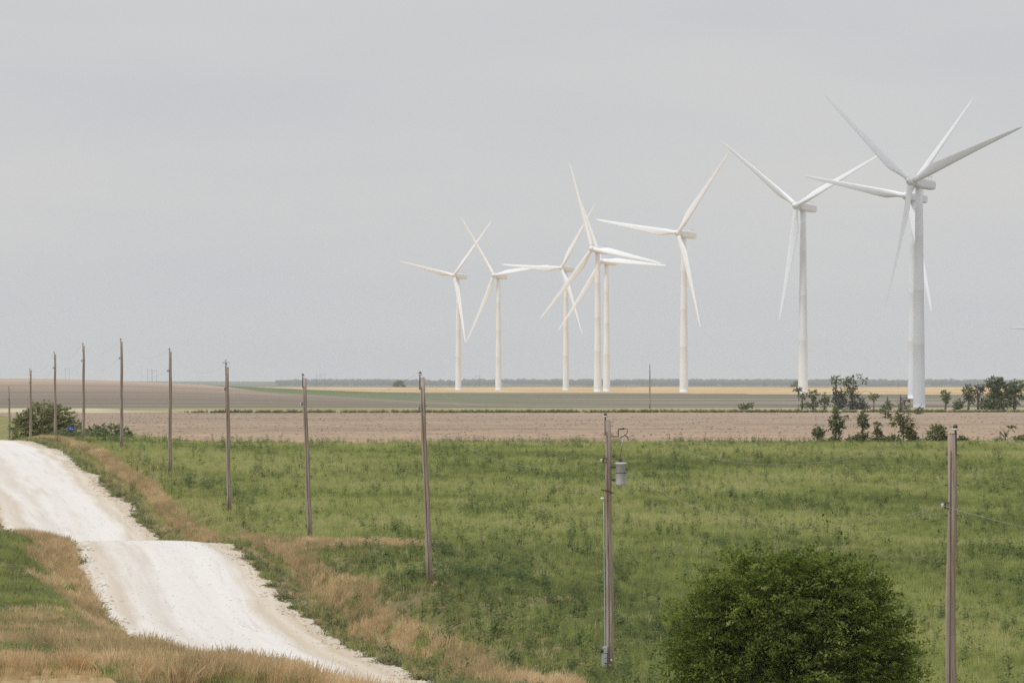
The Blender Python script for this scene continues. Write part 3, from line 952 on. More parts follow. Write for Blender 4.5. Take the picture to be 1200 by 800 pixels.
TURB = [
 ((532, 322.5), 4210, [(465, 310), (575, 260), (547, 402)], 'leftmost wind turbine of the row, one blade straight out left'),
 ((579, 322.5), 4120, [(542, 257), (641, 312), (552, 404)], 'second wind turbine from left, blade tip crossing its left neighbour'),
 ((658, 314), 4010, [(594, 316), (690, 240), (680, 391)], 'thin distant wind turbine third from left, partly behind a nearer rotor'),
 ((694, 291.5), 3240, [(667, 187), (777, 307.5), (636, 379)], 'wind turbine with tall steep blade, left tower of the close pair in the middle'),
 ((705, 305.5), 3530, [(766, 306), (665, 395)], 'wind turbine half hidden by its neighbour, right tower of the close pair in the middle'),
 ((794.5, 273), 2930, [(848, 173), (696, 263), (821, 387)], 'single wind turbine right of the close pair, above the thin field pole'),
 ((933.5, 241), 2600, [(846, 170), (1036, 185), (921, 378)], 'tall wind turbine with two blades in a wide V, left of the biggest one'),
 ((1068, 212.5), 2110, [(1193, 140.5), (982, 130), (1043, 385)], 'biggest and nearest wind turbine, at far right above the ragged trees'),
 ((1062, 229.5), 2420, [(1147, 115), (939, 209), (1100, 365)], 'wind turbine standing right behind the biggest one, blade pointing left'),
 ((1216, 384), 7300, [(1178, 384)], 'tiny far wind turbine at right edge, only a blade tip in view'),
]
for i, (h_, Yh, tips, lab) in enumerate(TURB):
    make_turbine(h_[0], h_[1], Yh, 115.5 if i == 4 else fit_phase(h_, tips), lab, pitch={2: -18, 5: -20, 7: -42}.get(i, 4))

# ------------------------------------------------------------------ unseen cloud, added high in the sun's path to shade the nearest turbine
cl_m, nt, b = mat_new('shade_cloud_base', 1.0, 0.0); b.inputs['Base Color'].default_value = (.85, .86, .87, 1)
def shade_cloud(tx, ty, rx, ry, h=640.0, seed=0):
    # stands in the sun's path to the point (tx, ty) at rotor height
    k_ = (h - 90) / _sd.z
    cx, cy = tx + _sd.x * k_, ty + _sd.y * k_
    mb = MB(); g_ = random.Random(seed)
    for _ in range(9):
        a_ = g_.uniform(0, 6.283); q_ = math.sqrt(g_.random()) * .75
        r_ = g_.uniform(.38, .6)
        prof = [(math.sin(math.pi * (i + .02) / 8.04) * r_ * rx, -math.cos(math.pi * i / 8) * r_ * (26 if i < 4 else 60)) for i in range(9)]
        mb.lathe(prof, 20, (q_ * math.cos(a_) * rx * .8, q_ * math.sin(a_) * ry * .8, 0))
    o = mb.build('shade_cloud', cl_m, None, True)
    o.location = (cx, cy, h)
    tag(o, kind='structure')
for i, (r1, r2) in ((7, (96, 92)),):
    shade_cloud(at(TURB[i][0][0], TURB[i][1]) + 5, TURB[i][1], r1, r2, seed=i)

# ------------------------------------------------------------------ utility poles
wood_m, nt, b = mat_new('weathered_pole_wood', .9, .15)
n1 = noise(nt, (14, 14, .7), 6, .65, coord='Object')
n2 = noise(nt, (.6, .6, .35), 4, .6, coord='Object')
c = ramp(nt, [(.3, (.185, .14, .11)), (.5, (.325, .26, .21)), (.68, (.46, .39, .325))], n1)
c = mixc(nt, maprange(nt, n2, .47, .64, 0, .6), c, (.29, .19, .125))
nt.links.new(c, b.inputs['Base Color'])
bump(nt, b, n1, .4, .02)
steel_m, _, b = mat_new('dark_galvanised_steel', .6, .4); b.inputs['Base Color'].default_value = (.07, .065, .06, 1)
porc_m, _, b = mat_new('grey_porcelain', .3, .5); b.inputs['Base Color'].default_value = (.55, .54, .52, 1)
brown_m, _, b = mat_new('brown_porcelain', .3, .5); b.inputs['Base Color'].default_value = (.06, .035, .025, 1)
tank_m, nt, b = mat_new('grey_transformer_paint', .55, .4)
n1 = noise(nt, (3, 3, 1), 4, .6, coord='Object')
nt.links.new(ramp(nt, [(.3, (.42, .42, .415)), (.7, (.53, .53, .52))], n1), b.inputs['Base Color'])
box_m, _, b = mat_new('grey_meter_box_paint', .5, .4); b.inputs['Base Color'].default_value = (.36, .38, .385, 1)
white_m, _, b = mat_new('white_enamel', .4, .4); b.inputs['Base Color'].default_value = (.75, .75, .74, 1)
wire_m, _, b = mat_new('dull_aluminium_wire', .5, .4); b.inputs['Base Color'].default_value = (.33, .34, .32, 1)

POLE_OFF = 29.2
def pole_pos(Zd):
    return (-867.0 / F) * Zd + POLE_OFF
def make_pole(Xp, Yp, ztop, lean, label, rad=.15, detail=True, group='utility poles along the gravel road', neutral=1.35, name='utility_pole', pin_side=-1):
    """lean = sideways shift of the top in metres"""
    g = gz(Xp, Yp) - .1
    root = empty(name, (Xp, Yp, g), label, 'utility pole', group)
    H = ztop - g
    mb = MB()
    K = 7
    mb.tube([(lean * (i / K) + .02 * math.sin(i * 1.7 + Xp), .015 * math.cos(i * 2.1 + Yp), H * i / K) for i in range(K + 1)], [rad * (1.08 - .36 * i / K) for i in range(K + 1)], 14)
    shaft = mb.build('shaft', wood_m, root, True)
    tip = Vector((lean, 0, H))
    if detail:
        # steel ridge pin bolted to the pole head with its insulator
        s_ = pin_side
        pb = MB()
        pb.box((tip.x + s_ * .085, -.02, H - .22), (.05, .07, .62), .01)
        pb.tube([(tip.x + s_ * .085, -.02, H + .03), (tip.x + s_ * .075, -.02, H + .13)], .02, 6)
        pin = pb.build('ridge_pin', steel_m, root)
        ib = MB(); ib.lathe([(.03, .10), (.085, .11), (.09, .14), (.06, .155)], 12, (tip.x + s_ * .075, -.02, H))
        ib.build('insulator', porc_m, pin, True)
        ib = MB(); ib.lathe([(.058, .157), (.062, .20), (.045, .24), (.02, .25)], 12, (tip.x + s_ * .075, -.02, H))
        ib.build('insulator_cap', brown_m, pin, True)
        nb = MB()
        zn = H - neutral
        xn = lean * zn / H
        nb.box((xn - .17, -.06, zn), (.05, .06, .18), .01)
        nb.box((xn - .1, -.06, zn + .07), (.16, .05, .02)); nb.box((xn - .1, -.06, zn - .07), (.16, .05, .02))
        br = nb.build('neutral_bracket', steel_m, root)
        sb = MB(); sb.lathe([(.03, -.05), (.05, -.045), (.035, 0), (.05, .045), (.03, .05)], 10, (xn - .23, -.06, zn))
        sb.build('spool', porc_m, br, True)
        for k in range(3 if Yp < 300 else 0):
            bb = MB(); zz = H - .5 - k * .75
            bb.tube([(lean * zz / H - .17, 0, zz), (lean * zz / H + .17, 0, zz)], .012, 5)
            bb.build('bolt', steel_m, root)
        gb = MB()
        gb.tube([(lean * z_ / H - .04, -rad * (1.09 - .36 * z_ / H) - .012, z_) for z_ in np.linspace(.05, H - .4, 8)], .009, 5)
        gb.build('ground_wire', steel_m, root)
    w_top = Vector((Xp + tip.x + pin_side * .1, Yp - .02, g + H + .23))
    w_neu = Vector((Xp + lean * (H - neutral) / H - .23, Yp - .06, g + H - neutral))
    return root, g, H, w_top, w_neu

# (px of the base, depth, row of the top, px of the top, label)
POLES = [
 (None, 88.5, None, 0.05, 'utility pole just outside the right edge of the photo'),
 (1113, 148.0, 509, 0.06, 'thickest and nearest utility pole, right of the big bush'),
 (715.5, 208.0, 492, -0.10, 'utility pole carrying the grey transformer and the meter box'),
 (504, 261.0, 442, -0.36, 'leaning utility pole, first to the left of the transformer pole'),
 (363.5, 324.0, 443, -0.32, 'reddish utility pole, second to the left of the transformer pole'),
 (268.5, 382.0, 430, -0.12, 'utility pole with a thinner pole showing behind it, third left of the transformer pole'),
 (199, 438.0, 412, 0.05, 'utility pole where the brown verge narrows, fourth left of the transformer pole'),
 (142.5, 500.0, 400, 0.0, 'utility pole whose head stands highest on the left, beside the low dark hedge'),
 (98, 559.0, 405, 0.0, 'utility pole just right of the round bush by the road crest'),
 (65, 615.0, 415, -0.05, 'utility pole rising in front of the right half of the round bush'),
 (36, 674.0, 434, 0.0, 'utility pole in front of the left half of the round bush'),
 (11, 734.0, 455, 0.0, 'last utility pole of the row, at the left edge beyond the crest'),
]
ends = []
for (bx, Zd, ty, lean, lab) in POLES:
    Xp = at(bx, Zd) if bx is not None else pole_pos(Zd)
    g = gz(Xp, Zd)
    zt = at(0, Zd, ty)[1] if ty is not None else g + 9.2
    big = Zd == 148.0
    r_ = make_pole(Xp, Zd, zt, lean, lab, rad=.142, pin_side=1 if Zd < 150 else -1, neutral=1.75 if big else 1.4)
    ends.append(r_)
    if Zd == 208.0: P2 = r_

# transformer, fuse cut-out, riser and meter on the second pole
root, g, H, _, _ = P2
def lx(z): return -0.10 * z / H
def zrow(py): return EYE + (HZ - py) / F * 208.0 - g
zc = zrow(556)
tb = MB(); tb.lathe([(.17, -.37), (.185, -.36), (.19, -.30), (.19, .33), (.20, .335), (.20, .36)], 20, (lx(zc) + .44, -.05, zc))
tank = tb.build('transformer', tank_m, root, True)
lb = MB(); lb.lathe([(.215, .362), (.215, .40), (.16, .43), (.03, .44)], 20, (lx(zc) + .44, -.05, zc)); lb.build('lid', tank_m, tank, True)
lb = MB(); lb.lathe([(.194, .05), (.197, .055), (.197, .075), (.194, .08)], 20, (lx(zc) + .44, -.05, zc)); lb.build('band', steel_m, tank, True)
lb = MB(); lb.lathe([(.075, .44), (.085, .47), (.055, .49), (.07, .51), (.045, .53), (.055, .55), (.03, .58), (.015, .66)], 12, (lx(zc) + .42, -.05, zc)); lb.build('bushing', brown_m, tank, True)
for dz in (.26, -.18):
    lb = MB(); lb.box((lx(zc) + .2, -.03, zc + dz), (.16, .11, .085), .012); lb.build('mounting_bracket', steel_m, tank)
for dx in (-.06, .06):
    lb = MB(); lb.box((lx(zc) + .64, -.05 + dx, zc + .18), (.05, .03, .06)); lb.build('terminal', steel_m, tank)
za = zrow(511)
ab = MB(); ab.tube([(lx(za) + .1, -.05, za), (lx(za) + .36, -.05, za - .01)], .018, 6)
ab.tube([(lx(za) + .36, -.05, za - .02), (lx(za) + .36, -.05, za + .20), (lx(za) + .38, -.05, za + .24)], .02, 6)
arm = ab.build('cutout_arm', steel_m, root)
cb = MB()
cb.tube([(lx(za) + .36, -.05, za + .24), (lx(za) + .55, -.05, za + .26)], .025, 6)
cb.tube([(lx(za) + .50, -.05, za + .25), (lx(za) + .54, -.05, za + .27), (lx(za) + .57, -.05, za + .25)], .04, 8)
cb.tube([(lx(za) + .58, -.05, za + .25), (lx(za) + .66, -.05, za + .27), (lx(za) + .69, -.05, za + .20), (lx(za) + .64, -.05, za + .08), (lx(za) + .5, -.05, za - .02), (lx(za) + .43, -.05, za - .06)], .014, 6)
cb.tube([(lx(za) + .58, -.05, za + .05), (lx(za) + .70, -.05, za - .04), (lx(za) + .70, -.05, za - .14)], .024, 6)
cb.build('fuse_cutout', steel_m, arm)
ib = MB(); ib.tube([(lx(za) + .40, -.05, za - .07), (lx(za) + .56, -.05, za + .06), (lx(za) + .54, -.05, za - .12), (lx(za) + .5, -.05, za - .34)], [.012, .03, .035, .02], 8)
ib.build('arrester', porc_m, arm, True)
jb = MB(); jb.tube([(lx(za) + .50, -.05, za - .34), (lx(za) + .46, -.06, za - .5), (lx(zc) + .42, -.05, zc + .66)], .009, 5)
jb.build('jumper_wire', steel_m, arm)
zr = zrow(583)
cb = MB()
zs = np.linspace(.1, zr, 7)
cb.tube([(lx(z_) - .165 - .02 * (1 - z_ / H), -.04, z_) for z_ in zs], .02, 8)
con = cb.build('conduit', box_m, root, True)
hb2 = MB(); hb2.box((lx(zr) - .22, -.06, zr - .02), (.12, .09, .07), .02); hb2.build('weatherhead', white_m, con)
hb2 = MB(); hb2.tube([(lx(zr) - .26, -.05, zr + .28), (lx(zr) + .02, -.12, zr + .24), (lx(zr) + .16, -.1, zr + .16)], .022, 6); hb2.build('service_clamp', steel_m, root)
zm = zrow(773)
mb = MB(); mb.box((lx(zm) - .21, -.12, zm), (.19, .13, .46), .015); meter = mb.build('meter_box', box_m, root)
mb = MB(); mb.box((lx(zm) - .18, -.12, zm + .36), (.18, .14, .26), .03); mb.build('meter_socket', box_m, meter)
mb = MB(); mb.tube([(lx(zm) - .27, -.14, zm + .34), (lx(zm) - .36, -.17, zm + .34)], [.075, .07], 12); mb.build('meter_dial', brown_m, meter)
mb = MB(); mb.box((lx(zm) + .03, -.165, zm + .02), (.06, .02, .05)); mb.build('pole_tag', white_m, root)

T_TERM = Vector((root.location.x + lx(zc) + .65, 208.0 - .05, g + zc + .12))
# wires
def make_wire(p, q, sag, label, group, rad=.007):
    n = 20
    mb = MB()
    mb.tube([tuple(p.lerp(q, i / n) - Vector((0, 0, 4 * sag * (i / n) * (1 - i / n)))) for i in range(n + 1)], rad, 5)
    o = mb.build('power_line', wire_m)
    return tag(o, label, 'power line', group)
near_names = ['the unseen right pole', 'the nearest pole', 'the transformer pole', 'the leaning pole', 'the reddish pole', 'the doubled pole',
              'the fourth pole', 'the highest left pole', 'the crest pole', 'the right bush pole', 'the left bush pole', 'the last pole']
for i in range(len(ends) - 1):
    a, b_e = ends[i], ends[i + 1]
    rw = .0036 if i < 3 else .0034
    pa = T_TERM if i == 2 - 1 and False else a[4]
    pb_ = T_TERM if i == 1 else b_e[4]
    make_wire(a[3], b_e[3], 1.35 if i < 3 else 1.1, 'upper wire from %s to %s' % (near_names[i], near_names[i + 1]), 'overhead wires between the road poles', rw)
    make_wire(pa, pb_, 1.12 if i < 3 else .95, 'lower wire from %s to %s' % (near_names[i], near_names[i + 1]), 'overhead wires between the road poles', rw)

# poles out in the fields
def far_pole(px, Yp, ytop, label, rad, arm=False):
    Xp = at(px, Yp)
    zt = at(0, Yp, ytop)[1]
    r_, g_, H_, _, _ = make_pole(Xp, Yp, zt, 0, label, rad, False, 'thin poles out in the fields')
    mb = MB()
    if arm: mb.box((0, 0, H_ - .3), (1.5, .08, .09))
    mb.lathe([(.05, 0), (.09, .1), (.04, .3)], 8, (0, 0, H_))
    mb.build('crossarm' if arm else 'insulator', steel_m, r_)
far_pole(264.5, 1195, 423, 'thin grey pole at the dark field edge, just behind a road pole', .16, True)
far_pole(761.5, 1330, 428.5, 'thin dark pole standing alone below the single turbine', .17)

def pylon(px, Yp, ytop, label):
    Xp = at(px, Yp); zt = at(0, Yp, ytop)[1]; g_ = gz(Xp, Yp) - .2
    root = empty('transmission_pylon', (Xp, Yp, g_), label, 'pylon', 'faint pylons on the horizon')
    H_ = zt - g_
    for s_ in (-1, 1):
        mb = MB(); mb.tube([(s_ * 2.2, 0, 0), (s_ * 2.0, 0, H_)], [.12, .09], 8); mb.build('leg', steel_m, root)
    mb = MB(); mb.box((0, 0, H_ - 1.6), (6.5, .11, .12)); mb.build('crossarm', steel_m, root)
pylon(79, 6300, 431, 'faint H-frame pylon on the hill skyline, between two road poles at left')
pylon(175.5, 6300, 432, 'faint H-frame pylon on the skyline, left one of the close couple at left')
pylon(181, 6500, 433, 'faint H-frame pylon on the skyline, right one of the close couple at left')
pylon(373, 7000, 438, 'faint H-frame pylon just right of the reddish road pole')
pylon(379, 7200, 437, 'faint H-frame pylon a little further right of the reddish road pole')
pylon(560, 7000, 439, 'faint H-frame pylon between the two leftmost turbine towers')

# ------------------------------------------------------------------ trees and bushes
L_bush = m_leaf('dark_elm_leaves', [(0, (.055, .085, .015)), (.45, (.165, .21, .04)), (.8, (.28, .33, .075)), (1, (.43, .46, .16))], .5)
L_tree = m_leaf('dull_green_leaves', [(0, (.15, .18, .095)), (.5, (.25, .29, .14)), (1, (.38, .41, .22))], .5)
L_olive = m_leaf('olive_cedar_leaves', [(0, (.15, .16, .075)), (.5, (.31, .325, .14)), (1, (.54, .52, .27))], .5)
L_grey = m_leaf('grey_brush_twigs', [(0, (.16, .155, .14)), (.5, (.23, .225, .20)), (1, (.32, .31, .26))], .4)
bark_m, nt, b = mat_new('grey_bark', .95, .1)
nt.links.new(ramp(nt, [(.35, (.10, .08, .065)), (.65, (.21, .175, .145))], noise(nt, (6, 6, 1.5), 5, .6, coord='Object')), b.inputs['Base Color'])

def leaf_cloud(lobes, n_cl, n_leaf, size, spread_, seed, flat=.6, shell=.55):
    """lobes: (cx,cy,cz,rx,ry,rz). Leaf-sized quads in clumps through the lobes' volume. Returns (n,4,3), tint"""
    g = np.random.default_rng(seed)
    vol = np.array([l[3] * l[4] * l[5] for l in lobes]) ** (2 / 3)
    pick = g.choice(len(lobes), n_cl, p=vol / vol.sum())
    Lb = np.array(lobes)[pick]
    dr = g.normal(size=(n_cl, 3)); dr /= np.linalg.norm(dr, axis=1)[:, None]
    rad = (shell + (1 - shell) * g.random(n_cl)) * (1 + .12 * g.normal(size=n_cl))
    rad = np.where(g.random(n_cl) < .25, rad * g.random(n_cl), rad)
    C = Lb[:, :3] + dr * Lb[:, 3:] * rad[:, None]
    ct = g.normal(.45, .2, n_cl)
    # each clump is a small drooping spray around an outward twig
    out = dr * .6 + g.normal(0, .5, (n_cl, 3)); out[:, 2] *= .5
    out /= np.linalg.norm(out, axis=1)[:, None]
    cs = spread_ * g.uniform(.6, 1.4, n_cl)
    a = g.normal(size=(n_cl, n_leaf))
    P = C[:, None, :] + out[:, None, :] * (a * cs[:, None] * .9)[..., None] + g.normal(0, 1, (n_cl, n_leaf, 3)) * cs[:, None, None] * np.array([.5, .5, .35])
    P = P.reshape(-1, 3); n = len(P)
    nrm = g.normal(size=(n, 3)); nrm[:, 2] = np.abs(nrm[:, 2]) + flat; nrm /= np.linalg.norm(nrm, axis=1)[:, None]
    ax = np.cross(nrm, g.normal(size=(n, 3))); ax /= np.linalg.norm(ax, axis=1)[:, None]
    bx = np.cross(nrm, ax)
    sz = size * g.uniform(.6, 1.4, n)
    A = ax * sz[:, None]; B = bx * (sz * .55)[:, None]
    Q = np.stack([P - A, P + B * .9 - A * .1, P + A, P - B * .9 - A * .1], 1)
    tint = np.repeat(ct, n_leaf) + g.normal(0, .16, n)
    return Q, np.clip(tint, 0, 1), C

def leaf_spray(lobes, n_sp, n_leaf, size, length, seed, shell=.5, up=.15, lean_x=.25):
    """leafy shoots: leaves set along twigs that reach outward from the lobes. Returns (n,4,3), tint, twig roots"""
    g = np.random.default_rng(seed)
    vol = np.array([l[3] * l[4] * l[5] for l in lobes]) ** (2 / 3)
    pick = g.choice(len(lobes), n_sp, p=vol / vol.sum())
    Lb = np.array(lobes)[pick]
    dr = g.normal(size=(n_sp, 3)); dr /= np.linalg.norm(dr, axis=1)[:, None]
    rad = shell + (1 - shell) * g.random(n_sp) ** .7
    C = Lb[:, :3] + dr * Lb[:, 3:] * rad[:, None]
    out = dr * np.array([1.0, 1.0, .55]) + g.normal(0, .33, (n_sp, 3)) + np.array([lean_x, 0, up])
    out /= np.linalg.norm(out, axis=1)[:, None]
    L = length * g.uniform(.45, 1.5, n_sp) * np.where(g.random(n_sp) < .07, 1.9, 1.0)
    u = g.random((n_sp, n_leaf)) ** .8
    side = np.cross(out, np.array([0, 0, 1.0])); side /= np.linalg.norm(side, axis=1)[:, None] + 1e-6
    wid = L[:, None] * .30 * (1.05 - u)
    P = C[:, None, :] + out[:, None, :] * (u * L[:, None])[..., None] + side[:, None, :] * (g.normal(0, 1, (n_sp, n_leaf)) * wid)[..., None]
    P = P + g.normal(0, .055, (n_sp, n_leaf, 3)) * L[:, None, None] - np.array([0, 0, 1.0]) * ((u ** 2) * L[:, None] * .18)[..., None]
    P = P.reshape(-1, 3); n = len(P)
    nrm = g.normal(0, .55, size=(n, 3)); nrm[:, 2] += .9; nrm /= np.linalg.norm(nrm, axis=1)[:, None]
    ax = np.cross(nrm, g.normal(size=(n, 3))); ax /= np.linalg.norm(ax, axis=1)[:, None]
    bx = np.cross(nrm, ax)
    sz = size * g.uniform(.6, 1.4, n)
    A = ax * sz[:, None]; B = bx * (sz * .5)[:, None]
    Q = np.stack([P - A, P + B * .9 - A * .1, P + A, P - B * .9 - A * .1], 1)
    tint = np.repeat(g.normal(.45, .22, n_sp), n_leaf) + g.normal(0, .14, n)
    return Q, np.clip(tint, 0, 1), C

def make_tree(name, px, Yd, label, cat, lobes, n_cl, n_leaf, size, spr, leaf, seed, trunk_h=1.0, trunk_r=.12, lean=0.0, group=None, limbs=14, shell=.55, sink=0.05, bare=0):
    Xp = at(px, Yd)
    g_ = gz(Xp, Yd) - sink
    root = empty(name, (Xp, Yd, g_), label, cat, group)
    Q, tint, C = leaf_spray(lobes, n_cl, n_leaf, size, spr * 2.2, seed, shell=shell)
    keep = Q[:, :, 2].min(1) > -.05
    quads_mesh('crown', Q[keep], tint[keep], leaf, root)
    mb = MB()
    K = 6
    top = Vector((lean, 0, trunk_h))
    mb.tube([(lean * (i / K) ** 1.3, .05 * trunk_h * math.sin(i * 1.3 + seed), trunk_h * i / K) for i in range(K + 1)], [trunk_r * (1.25 - .55 * i / K) for i in range(K + 1)], 8)
    r_ = random.Random(seed)
    tips = [tuple(C[r_.randrange(len(C))]) for _ in range(limbs)]
    for (x, y, z) in tips:
        f = r_.uniform(.35, 1.0)
        st_ = Vector((lean * f ** 1.3, 0, trunk_h * f)); en = Vector((x, y, z))
        en = st_.lerp(en, .72)
        if en.z < st_.z * .5: continue
        mid = st_.lerp(en, .5) + Vector((r_.uniform(-.12, .12), r_.uniform(-.1, .1), .1)) * (en - st_).length
        mb.tube([st_, mid, en], [trunk_r * .5, trunk_r * .3, trunk_r * .07], 6)
    mb.build('trunk', bark_m, root, True)
    if bare:
        bb = MB()
        zm_ = max(l[2] + l[5] for l in lobes)
        xm_ = max(abs(l[0]) + l[3] for l in lobes)
        for _ in range(bare):
            f = r_.uniform(.3, .9)
            p = Vector((lean * f, 0, trunk_h * f))
            dvec = Vector((r_.uniform(-.7, .9) * xm_, r_.uniform(-.5, .5) * xm_, zm_ * r_.uniform(.55, 1.05) - p.z))
            pp = [p]
            for q_ in range(1, 5):
                pp.append(p + dvec * (q_ / 4) + Vector((r_.uniform(-.08, .08), 0, 0)) * dvec.length)
            bb.tube(pp, [trunk_r * .4, trunk_r * .3, trunk_r * .22, trunk_r * .15, trunk_r * .06], 5)
            for _k in range(3):
                i0 = r_.randrange(2, 4); e_ = pp[i0] + Vector((r_.uniform(-.3, .4), r_.uniform(-.2, .2), r_.uniform(.1, .4))) * dvec.length * .5
                bb.tube([pp[i0], (pp[i0] + e_) / 2 + Vector((0, 0, .05)), e_], [trunk_r * .2, trunk_r * .13, trunk_r * .05], 5)
        bb.build('bare_branches', bark_m, root)
    return root

# the big dark bush in front
S1 = 170.0
make_tree('large_bush', 932, S1, 'large dense dark green bush in the bottom right foreground', 'bush',
          [(.1, 0, 2.9, 2.35, 2.4, 2.35), (-1.7, .2, 2.4, 1.45, 1.8, 2.0), (1.55, 0, 2.2, 1.4, 1.7, 1.9), (-.8, -.6, 4.2, 1.4, 1.5, 1.3), (.9, .3, 4.1, 1.3, 1.5, 1.15), (-2.1, .6, 3.6, .85, 1.2, 1.0), (2.45, -.3, 1.7, .8, 1.2, 1.1),
           (2.0, .2, 3.3, .8, 1.0, .7), (-.5, .2, 4.95, 1.0, 1.2, .5), (.8, .2, 4.85, .9, 1.0, .45), (-1.75, 0, 4.6, .8, 1.3, .55), (-2.35, 0, 4.0, .5, 1.0, .5), (-2.75, 0, 2.9, .5, .9, .6), (1.6, 0, 4.5, .8, 1.2, .5), (-2.55, -.2, 2.2, .6, 1, .8), (2.65, 0, 2.5, .5, 1.0, .5), (-2.5, -.2, 1.0, .8, 1.2, 1.0), (2.75, 0, .8, .7, 1, .7), (0, -1.6, 1.6, 2.2, 1.2, 1.4)],
          3600, 50, .054, .36, L_bush, 11, 1.6, .2, 0, None, 14, .55)

# round bush by the road crest, far left
make_tree('round_bush', 55, 722, 'rounded olive green bush beyond the road crest, behind three poles', 'bush',
          [(0, 0, 3.4, 3.1, 2.6, 2.6), (-2.6, 0, 2.9, 1.6, 1.6, 2.0), (2.6, 0, 2.7, 1.6, 1.6, 1.9), (-.6, 0, 5.0, 1.8, 1.5, 1.4), (1.3, 0, 4.9, 1.4, 1.4, 1.3), (0, -1, 1.8, 3.6, 1.6, 1.4), (-3.0, 0, 4.2, 1.0, .9, .9)],
          1500, 30, .12, .36, L_olive, 21, 1.5, .2)
Xp = 0
make_tree('low_bush', 125, 598, 'low dark green hedge bush on the pasture corner, beside a pole', 'bush',
          [(-1.2, 0, .65, 1.1, 1.0, .75), (.2, 0, .75, 1.3, 1.0, .8), (1.7, 0, .55, .9, .9, .6)], 420, 22, .09, .2, L_tree, 22, .4, .06)
make_tree('low_bush', 90, 640, 'small green scrub at the foot of the round bush, under the blue sign', 'bush',
          [(-1.2, 0, .7, 1.3, .9, .9), (.9, 0, .6, 1.2, .9, .7)], 280, 20, .09, .2, L_tree, 23, .4, .06)

# near ragged row along the far edge of the pasture
NR = 583
grp = 'ragged shrubs along the pasture edge'
def m_at(px0, px): return (px - px0) / F * NR
def near_shrub(px, label, boxes, n_cl, leaf=L_tree, name='shrub', seed=0, th=1.2, tr=.08, lean=0., bare=0, size=.12, cat='shrub', Yd=NR):
    """boxes in photo pixels (x0,y0,x1,y1) turned into lobes at the depth of the row"""
    Xp = at(px, Yd); g_ = gz(Xp, Yd) - .05
    lobes = []
    for (x0, y0, x1, y1) in boxes:
        cx, cz = at((x0 + x1) / 2, Yd, (y0 + y1) / 2)
        rx = (x1 - x0) / 2 / F * Yd; rz = (y1 - y0) / 2 / F * Yd
        lobes.append((cx - Xp, 0, max(cz - g_, rz * .5), rx, rx * .9, rz))
    k = Yd / NR
    rr = random.Random(seed * 7 + 1)
    for l in list(lobes):
        for _ in range(3):
            a_ = rr.uniform(0, 6.28); q = rr.uniform(.28, .5)
            lobes.append((l[0] + math.cos(a_) * l[3] * 1.0, l[1] + rr.uniform(-.5, .5) * l[4], max(l[2] + math.sin(a_) * l[5] * .95, l[5] * q), l[3] * q, l[4] * q, l[5] * q))
    n_cl = int(n_cl * 2.3)
    return make_tree(name, px, Yd, label, cat, lobes, n_cl, 20, size * .72 * k ** .8, .14 * k ** .8, leaf, seed, th, tr, lean, grp if Yd == NR else 'trees behind the ploughed field', 10, .3, bare=bare)
near_shrub(958, 'small upright shrub at the left end of the pasture edge row', [(953, 501, 964, 516)], 42, seed=31, th=.7, bare=3)
near_shrub(979, 'dark leafy young tree, tallest at the left of the pasture edge row', [(972, 486, 987, 502), (976, 478, 983, 488), (986, 486, 992, 492), (976, 500, 985, 514), (970, 512, 986, 521)], 130, seed=32, th=2.4, tr=.1, lean=.1, name='young_tree', cat='tree')
near_shrub(1010, 'thin scrubby tree with bare lower stems, second in the pasture edge row', [(1004, 488, 1015, 500), (1008, 482, 1014, 490), (1011, 494, 1017, 504), (1003, 506, 1016, 521)], 80, seed=33, th=2.2, tr=.07, lean=.1, bare=8, name='young_tree', cat='tree')
near_shrub(1000, 'low grey green thicket between two thin trees of the pasture edge', [(993, 511, 1006, 521)], 45, L_tree, seed=34, th=.5)
near_shrub(1028, 'small bushy sapling, middle of the pasture edge row', [(1024, 503, 1033, 517), (1026, 494, 1031, 504), (1020, 514, 1036, 522)], 66, seed=35, th=1.2, bare=5)
near_shrub(1045, 'low rounded green shrub left of the two-headed tree', [(1038, 510, 1055, 522)], 60, seed=36, th=.5)
near_shrub(1058, 'two-headed leafy tree in the pasture edge row, below the biggest turbine', [(1046, 489, 1060, 500), (1051, 478, 1058, 492), (1061, 488, 1071, 502), (1062, 481, 1066, 490), (1052, 498, 1070, 512), (1062, 506, 1073, 518)], 150, L_olive, seed=37, th=2.4, tr=.1, bare=7, name='young_tree', cat='tree')
near_shrub(1069, 'low green shrub right at the foot of the two-headed tree', [(1062, 513, 1078, 522)], 42, seed=38, th=.4)
near_shrub(1097, 'broad olive green bush behind the nearest utility pole', [(1084, 501, 1108, 522), (1092, 498, 1104, 508), (1104, 508, 1118, 522)], 170, L_olive, seed=39, th=1.0, name='low_bush', cat='bush')
near_shrub(1126, 'small round bush just right of the nearest utility pole', [(1119, 511, 1132, 522)], 52, L_olive, seed=40, th=.5, name='low_bush', cat='bush')
near_shrub(1168, 'tiny green shrub near the right end of the pasture edge', [(1163, 514, 1172, 522)], 22, seed=41, th=.4)
near_shrub(1178, 'thin straggly sapling near the right edge of the photo', [(1182, 499, 1188, 504), (1172, 507, 1180, 517)], 16, L_olive, seed=42, th=1.2, tr=.05, bare=7)
near_shrub(1197, 'yellow green bush cut by the right edge of the photo', [(1190, 511, 1206, 522)], 60, L_olive, seed=43, th=.5, name='low_bush', cat='bush')

